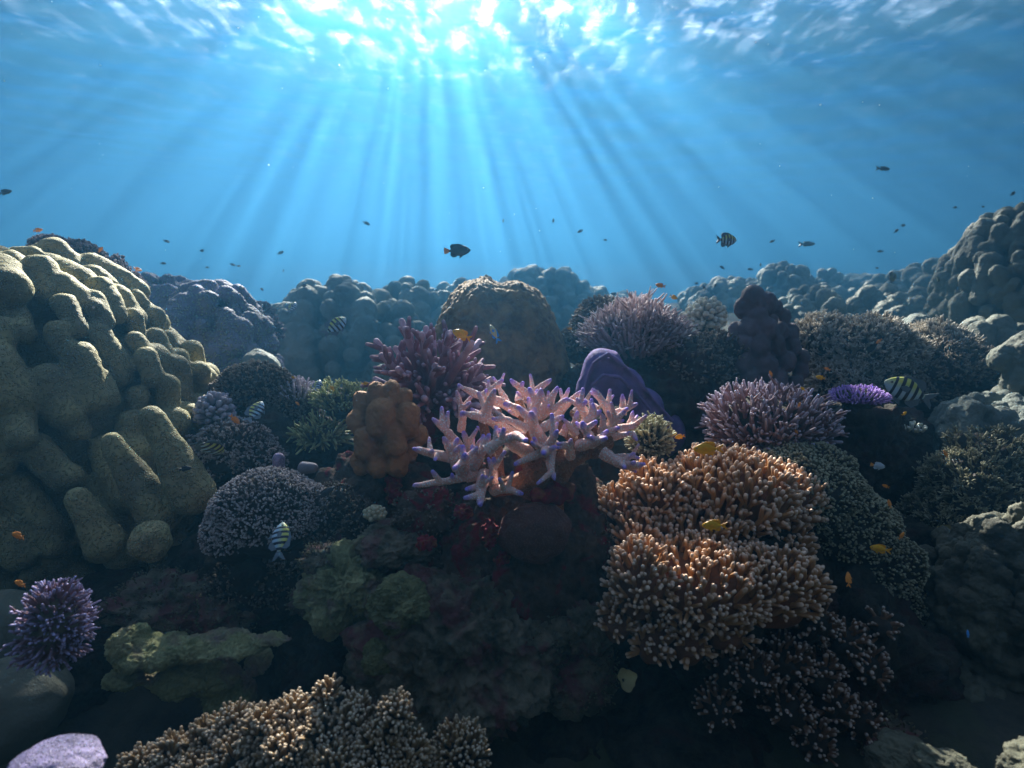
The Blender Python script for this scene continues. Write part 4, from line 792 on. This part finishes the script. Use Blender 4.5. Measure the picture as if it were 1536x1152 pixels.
# bushy mounds
M_GREYB = coral_mat('grey_bush', (0.22, 0.19, 0.18), (0.52, 0.47, 0.46), None, 12, 100, .4, tip_lo=.45, tip_hi=1.0)
M_OLIVB = coral_mat('olive_bush', (0.17, 0.16, 0.09), (0.42, 0.40, 0.26), None, 12, 100, .4, tip_lo=.45, tip_hi=1.0)
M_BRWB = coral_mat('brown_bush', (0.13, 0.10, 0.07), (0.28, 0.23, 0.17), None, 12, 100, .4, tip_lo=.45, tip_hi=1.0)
M_TANB = coral_mat('tan_bush', (0.26, 0.22, 0.15), (0.62, 0.56, 0.46), None, 12, 100, .4, tip_lo=.4, tip_hi=1.0)
bushy('bushy_coral', [(400,770,84,68,0),(350,800,44,52,-.03),(455,765,44,44,.02)], 1.3, 2600, 4.6, M_GREYB, M_BRB, 'dense grey pink mound of tiny knobs right of the huge olive coral', KNFAT, 61, up=.15, lump=.07)
bushy('bushy_coral', [(500,770,48,45,.03),(540,790,30,40,.0),(470,830,70,50,0),(380,870,80,50,.0)], 1.33, 1100, 6.5, M_BRWB, M_BRB, 'dark broken bush sloping down beside the grey knobbed mound', KN, 62, up=.2, lump=.3, gap=.15)
bushy('bushy_coral', [(385,590,62,44,0),(420,620,55,45,.0),(345,600,28,30,0)], 1.95, 2000, 5.5, M_BRWB, M_BRB, 'dark olive brown bushy mound below the three smooth domes', KN, 63, up=.2, lump=.12)
bushy('bushy_coral', [(350,670,52,40,0),(385,690,40,35,0),(320,690,36,50,.02)], 1.7, 1100, 6.5, M_GREYB, M_BRB, 'ragged grey bush under the lilac knobbed coral', KN, 64, up=.2, lump=.3, gap=.12)
bushy('bushy_coral', [(1195,745,92,78,0),(1260,790,80,72,-.02),(1310,850,70,62,-.04),(1340,900,60,50,-.04),(1220,700,60,34,.03)], 1.42, 4200, 5.0, M_OLIVB, M_BRB, 'grey green mound of tiny knobs sloping down right of the orange coral', KNFAT, 65, up=.2, lump=.14)
bushy('bushy_coral', [(1300,530,72,46,0),(1240,510,44,32,.05),(1350,560,70,44,0),(1275,570,60,30,-.05),(1400,540,50,50,.05)], 2.35, 2600, 8.5, M_TANB, M_BRB, 'tan thicket of small branches above the violet table coral', KNTHIN, 66, up=.3, lump=.3, gap=.1)
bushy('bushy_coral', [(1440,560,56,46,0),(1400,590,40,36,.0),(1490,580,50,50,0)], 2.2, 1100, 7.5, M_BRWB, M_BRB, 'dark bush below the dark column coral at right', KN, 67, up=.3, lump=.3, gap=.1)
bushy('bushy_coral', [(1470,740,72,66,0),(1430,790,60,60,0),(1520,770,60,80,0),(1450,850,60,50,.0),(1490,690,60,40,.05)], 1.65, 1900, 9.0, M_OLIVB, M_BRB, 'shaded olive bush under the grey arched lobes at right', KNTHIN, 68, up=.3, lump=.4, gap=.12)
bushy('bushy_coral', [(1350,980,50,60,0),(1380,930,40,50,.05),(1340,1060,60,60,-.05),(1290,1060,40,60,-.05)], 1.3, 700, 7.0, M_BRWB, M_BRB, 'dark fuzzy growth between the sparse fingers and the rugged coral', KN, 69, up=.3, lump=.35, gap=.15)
bushy('bushy_coral', [(115,386,36,20,0),(75,372,24,14,0)], 2.15, 700, 6.0, M_FUZZ, M_BRB, 'dusky bushy coral on the skyline crest of the huge olive coral', KN, 70, up=.2, lump=.2)
bushy('bushy_coral', [(168,428,26,38,0),(190,440,22,30,0)], 2.1, 600, 6.0, M_FUZZ, M_BRB, 'dusky bushy coral wedged between two columns of the huge olive coral', KN, 71, up=.2, lump=.2)
bushy('bushy_coral', [(400,500,20,20,0),(380,480,30,20,0),(300,470,50,24,0)], 3.4, 500, 8.0, M_FUZZ, M_BRB, 'dusky growth on the top of the violet grey lobed coral', KN, 72, up=.2, lump=.2)
bushy('bushy_coral', [(640,780,50,50,0),(685,840,60,60,0)], 1.24, 400, 5.5, M_BRWB, M_ROCKR, 'dark encrusting growth on the left shoulder of the pillar', KN, 73, up=.0, lump=.35, gap=.3)
bushy('bushy_coral', [(885,820,56,66,0)], 1.28, 300, 5.5, M_BRWB, M_ROCKR, 'dark encrusting growth right of the brown disc coral', KN, 76, up=.0, lump=.35, gap=.3)
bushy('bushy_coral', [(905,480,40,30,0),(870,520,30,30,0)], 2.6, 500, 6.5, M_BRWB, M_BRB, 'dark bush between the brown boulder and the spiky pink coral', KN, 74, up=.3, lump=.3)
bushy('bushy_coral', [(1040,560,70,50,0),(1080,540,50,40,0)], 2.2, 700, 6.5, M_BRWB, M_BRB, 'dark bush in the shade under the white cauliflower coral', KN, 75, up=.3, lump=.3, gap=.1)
M_TURF = coral_mat('turf', (0.10, 0.11, 0.05), (0.22, 0.22, 0.12), (0.12, 0.05, 0.05), 30, 100, .5, tip_lo=.4)
for i, (dm, n, sz, lb) in enumerate([([(40,1040,50,40,-.1),(0,1000,40,40,-.1)], 300, 4.5, 'dim turf on the dark lobe at the lower left edge'), ([(800,930,90,60,0),(720,900,60,60,-.02),(850,1010,80,60,-.03)], 600, 4.5, 'ragged turf clinging to the lower front of the pillar'),
        ([(650,1000,70,50,-.03),(600,1040,60,40,-.03),(700,1060,80,40,-.05)], 500, 4.5, 'dim turf on the slope above the long tan thicket'), ([(250,900,90,40,.1),(330,920,60,50,.1)], 500, 5.0, 'dim turf in the hollow behind the yellow green ledge'),
        ([(1400,1100,70,40,.0),(1330,1120,60,40,-.1),(1440,1070,50,40,.05)], 500, 5.0, 'dim turf in the lower right corner below the rugged coral'),
        ([(480,840,30,24,.0),(460,900,26,26,.0)], 260, 4.0, 'turf on the left shoulder of the yellow green crest rock')]):
    bushy('turf_coral', dm, 1.16, n, sz, M_TURF, M_DIM, lb, KN, 90 + i, up=.1, lump=.4, gap=.2, lf=2.0)
# cup and plate corals at the right
M_PLATE = coral_mat('yellow_plate', (0.42, 0.36, 0.16), None, (0.30, 0.26, 0.13), 20, 120, .4)
def cup(px, py, Y, r, label, tilt=(0.3, -0.3)):
    s = ppm(Y); n, k = 40, 9; co = []
    for i in range(k):
        t = i / (k - 1)
        for a in range(n):
            th = a * 2 * math.pi / n; rr = r * s * (0.15 + 0.85 * t) * (1 + 0.12 * t * math.sin(3 * th + 1) + 0.06 * t * math.sin(7 * th)); co.append((rr * math.cos(th), rr * math.sin(th), r * s * (0.75 * t ** 2 + 0.12 * t * math.sin(4 * th))))
    f = [[i * n + a, i * n + (a + 1) % n, (i + 1) * n + (a + 1) % n, (i + 1) * n + a] for i in range(k - 1) for a in range(n)]
    co = np.array(co); m = len(co); c2 = co - np.array((0, 0, r * s * 0.1)); f2 = [[q + m for q in x[::-1]] for x in f]
    rim = [[(k - 1) * n + (a + 1) % n, (k - 1) * n + a, m + (k - 1) * n + a, m + (k - 1) * n + (a + 1) % n] for a in range(n)]
    rim += [[a, (a + 1) % n, m + (a + 1) % n, m + a] for a in range(n)]
    o = mesh_obj('cup_coral', np.vstack([co, c2]), f + f2 + rim, M_PLATE); o.location = at(px, py, Y); o.rotation_euler = (tilt[0], tilt[1], 0.4); tag(o, label, 'coral')
cup(1412, 800, 1.5, 13, 'yellowish cup coral on the dark slope at right', (0.9, -0.4))
cup(1430, 826, 1.48, 9, 'small yellow plate coral below the yellowish cup coral', (0.7, 0.3))
cup(1408, 846, 1.47, 13, 'lowest yellow plate coral of the cluster on the right slope', (0.8, 0.1))
cup(935, 1020, 1.0, 17, 'dim green cup coral under the left end of the orange coral ledges', (0.9, 0.2))

# ------------------------------------------------------------------ fish
G1 = 'striped fish among the corals'
fish('striped', 1090, 360, 2.0, 36, 0, 'black and yellow striped fish alone in the open blue water at right', 1, 15, G1)
fish('black', 687, 376, 1.9, 40, 3, 'black fish with an orange tail in the open water above the boulder', 1, 10)
fish('yellow', 692, 502, 1.45, 32, 22, 'bright yellow fish in front of the pink bushy coral', -1, 10)
fish('cream', 741, 499, 1.7, 30, 62, 'slender cream fish with a blue back in front of the brown boulder', -1, 25)
fish('striped', 503, 489, 1.9, 44, 40, 'striped fish in front of the blue green lobed coral', 1, 30, G1)
fish('striped', 438, 461, 2.8, 26, 75, 'small upright striped fish on the skyline in the gap between mounds', 1, 50, G1)
fish('striped', 383, 617, 1.6, 44, 68, 'pale upright striped fish beside the dark bushy mound', 1, 50, G1)
fish('striped', 315, 670, 1.45, 62, -68, 'striped fish diving at the edge of the huge olive coral', 1, 50, G1)
fish('striped', 420, 808, 1.12, 62, 80, 'upright yellow and black striped fish in front of the grey knobbed mound', -1, 50, G1)
fish('striped', 1362, 586, 1.5, 76, 22, 'largest striped fish beside the bright violet table coral', -1, 15, G1)
fish('striped', 476, 578, 1.8, 26, 80, 'faint striped fish between the white lilac and green finger corals', 1, 55, G1)
YG = 'yellow fish over the reef'
fish('yellow', 1060, 673, 1.18, 44, -4, 'plump yellow fish skimming the top of the orange coral', -1, 5, YG)
fish('yellow', 1070, 788, 1.02, 38, -6, 'yellow fish facing left in the middle of the orange finger coral', -1, 10, YG)
fish('yellow', 1319, 823, 1.25, 30, 5, 'yellow fish on the slope of the grey green knobbed mound', -1, 15, YG)
fish('yellow', 1019, 655, 1.4, 16, -20, 'tiny yellow fish beside the yellow grey finger coral', -1, 20, YG)
fish('orange', 1273, 868, 1.15, 24, 75, 'upright small orange fish below the grey green knobbed mound', 1, 40, YG)
fish('orange', 353, 630, 1.6, 20, -55, 'small orange fish on the lilac knobbed coral', 1, 20, YG)
fish('orange', 27, 803, 0.95, 26, 8, 'upper orange fish at the lower left edge', -1, 10, YG)
fish('orange', 30, 875, 0.93, 24, 8, 'lower orange fish above the bristly ball at the left edge', -1, 10, YG)
fish('yellow', 1230, 566, 1.7, 14, 10, 'tiny yellow fish at the left of the violet table coral', -1, 10, YG)
for px, py, l, a, k, Y, lb in [(1204,583,9,40,'yellow',1.55,'tiny yellow fish above the right shoulder of the purple finger coral'),(1156,560,10,70,'orange',1.6,'tiny orange fish above the top of the purple finger coral'),(1199,607,10,60,'orange',1.45,'tiny orange fish within the right side of the purple finger coral'),
        (1195,648,10,-50,'orange',1.45,'tiny orange fish at the lower right of the purple finger coral'),(1357,620,10,30,'yellow',1.6,'tiny yellow fish under the largest striped fish'),(1418,680,11,60,'orange',1.4,'tiny orange fish in the dark gap above the olive bush'),(1334,755,14,80,'orange',1.3,'small upright orange fish right of the grey green mound'),
        (1328,729,11,20,'orange',1.35,'tiny orange fish over the grey green mound below the pale fish'),(1353,803,15,50,'orange',1.25,'small orange fish on the right flank of the grey green mound'),(1318,512,10,-50,'orange',2.1,'tiny orange fish in the tan thicket'),(498,582,11,40,'yellow',1.75,'tiny yellow fish among the green fingers'),(549,576,14,-10,'yellow',1.7,'small yellow fish by the top of the leather coral'),
        (440,566,8,10,'yellow',1.9,'tiny yellow fish above the white lilac finger coral'),(990,428,15,12,'orange',2.1,'orange fish hovering over the spiky pink coral'),(1011,446,13,-20,'yellow',2.2,'small yellow fish on the tips of the spiky pink coral'),(855,493,8,0,'yellow',2.4,'tiny yellow fish right of the brown boulder'),
        (57,345,13,10,'orange',1.9,'orange fish over the top of the huge olive coral'),(151,374,10,50,'orange',1.9,'orange fish beside the dusky crest bush'),(207,404,12,-20,'orange',2.1,'orange grey fish right of the dusky crest bush'),(187,417,12,10,'orange',1.95,'orange fish close to the wedged dusky bush'),(1240,553,10,20,'orange',1.9,'tiny orange fish just above the violet table coral'),(446,605,9,30,'orange',1.75,'tiny orange fish in the base of the white lilac coral')]:
    fish(k, px, py, Y, l, a, lb, 1 if (px % 2) else -1, 15, YG)
fish('pale', 1318, 699, 1.4, 26, -12, 'white fish with an orange tail over the dark gap at right', 1, 10)
fish('blue', 1452, 950, 1.0, 12, 80, 'small blue fish on the rugged coral at the lower right', 1, 30)
fish('blue', 1330, 950, 1.15, 14, 85, 'dim blue fish in the shade above the fuzzy growth', 1, 30)
fish('dark', 278, 703, 1.3, 20, 8, 'small brown fish resting over the foot of the huge olive coral', 1, 10)
fish('slim', 490, 738, 1.25, 34, 30, 'dark slender fish crossing the grey knobbed mound', 1, 20)
fish('olive', 1338, 416, 2.6, 26, 15, 'dark olive fish on the right skyline', 1, 30)
fish('olive', 1407, 419, 2.6, 20, 20, 'dark olive fish on the skyline beside the right massif', 1, 40)
fish('slim', 1212, 366, 4.0, 24, 2, 'long grey fish in open water right of the striped fish', 1, 5)
fish('slim', 1326, 253, 3.0, 20, -3, 'lone grey fish high in the water at right', 1, 5)
fish('dark', 8, 288, 2.4, 18, 15, 'dark fish high in the water at the left edge', 1, 15)
for px, py, l, a, lb in [(550,335,11,-25,'lone tiny dark fish in open water upper left of the black fish'),(250,362,9,-20,'tiny dark fish in open water, left end of the row'),(303,376,9,0,'tiny dark fish in open water between the two left groups'),(421,379,10,30,'tiny dark fish in open water above the gap between mounds'),
        (245,395,8,0,'tiny dark fish low over the violet grey coral'),(311,401,6,0,'tiny speck of a fish over the violet grey coral'),(349,397,8,-15,'left one of two tiny dark fish side by side'),(358,399,6,0,'right one of two tiny dark fish side by side'),(393,434,8,30,'tiny dark fish low over the gap between mounds, left one'),(457,428,9,10,'tiny grey fish over the left shoulder of the blue green coral'),
        (425,406,5,80,'upright speck of a fish above the gap between mounds'),(220,416,9,0,'tiny brown fish close above the columns of the huge olive coral'),(755,331,6,80,'upright speck of a fish above right of the black fish'),(830,331,7,85,'upright tiny fish in open water right of centre'),(870,347,9,-25,'tiny dark fish in open water right of centre'),
        (1158,362,8,-30,'tiny round dark fish between the striped and the long grey fish'),(1345,346,10,35,'lower one of two dark fish left of the right massif'),(1355,338,9,5,'upper one of two dark fish left of the right massif'),(1320,377,8,0,'tiny dark fish below the pair at right'),(1316,402,6,0,'tiny dark fish just above the far low ridge'),
        (1083,401,8,40,'tiny dark fish below the lone striped fish'),(1045,425,7,0,'left one of the tiny fish over the cauliflower coral'),(1056,431,8,60,'upright tiny fish over the cauliflower coral'),(1073,428,6,60,'right one of the tiny fish over the cauliflower coral'),(1125,404,8,10,'tiny dark fish above the pale hazy mound'),(1141,397,6,85,'upright speck of a fish left of the hazy tower mound'),
        (921,441,11,10,'dark fish low over the small hazy mound'),(936,447,9,20,'dark fish between the small hazy mound and the spiky coral'),(908,360,6,0,'speck of a fish in the centre of the open water at right'),(1433,311,8,10,'faint fish left of the top of the right massif'),(1475,310,6,0,'faint fish on the top outline of the right massif'),(1520,290,11,30,'faint fish above the top of the right massif'),(1338,440,7,0,'tiny fish against the far low ridge')]:
    fish('dark', px, py, 3.0 + (px % 7) * 0.15, l, a, lb, 1 if px % 3 else -1, 20, 'tiny dark fish in the open water')
# ------------------------------------------------------------------ drifting particles
def snow():
    rg = np.random.RandomState(9); d, f = ico(1); cs, fs, k = [], [], 0
    for _ in range(420):
        Y = rg.uniform(0.7, 5); p = np.array((rg.uniform(-1, 1) * Y * 0.95, Y, rg.uniform(-0.35, 0.6) * Y)); r = rg.uniform(0.35, 1.0) * 0.0011
        cs.append(d * r + p); fs.append(f + k); k += len(d)
    o = mesh_obj('drifting_particles', np.vstack(cs), np.vstack(fs), flat_mat('particle', (0.7, 0.7, 0.65))); o['kind'] = 'stuff'; o['label'] = 'fine pale particles drifting in the water'
snow()
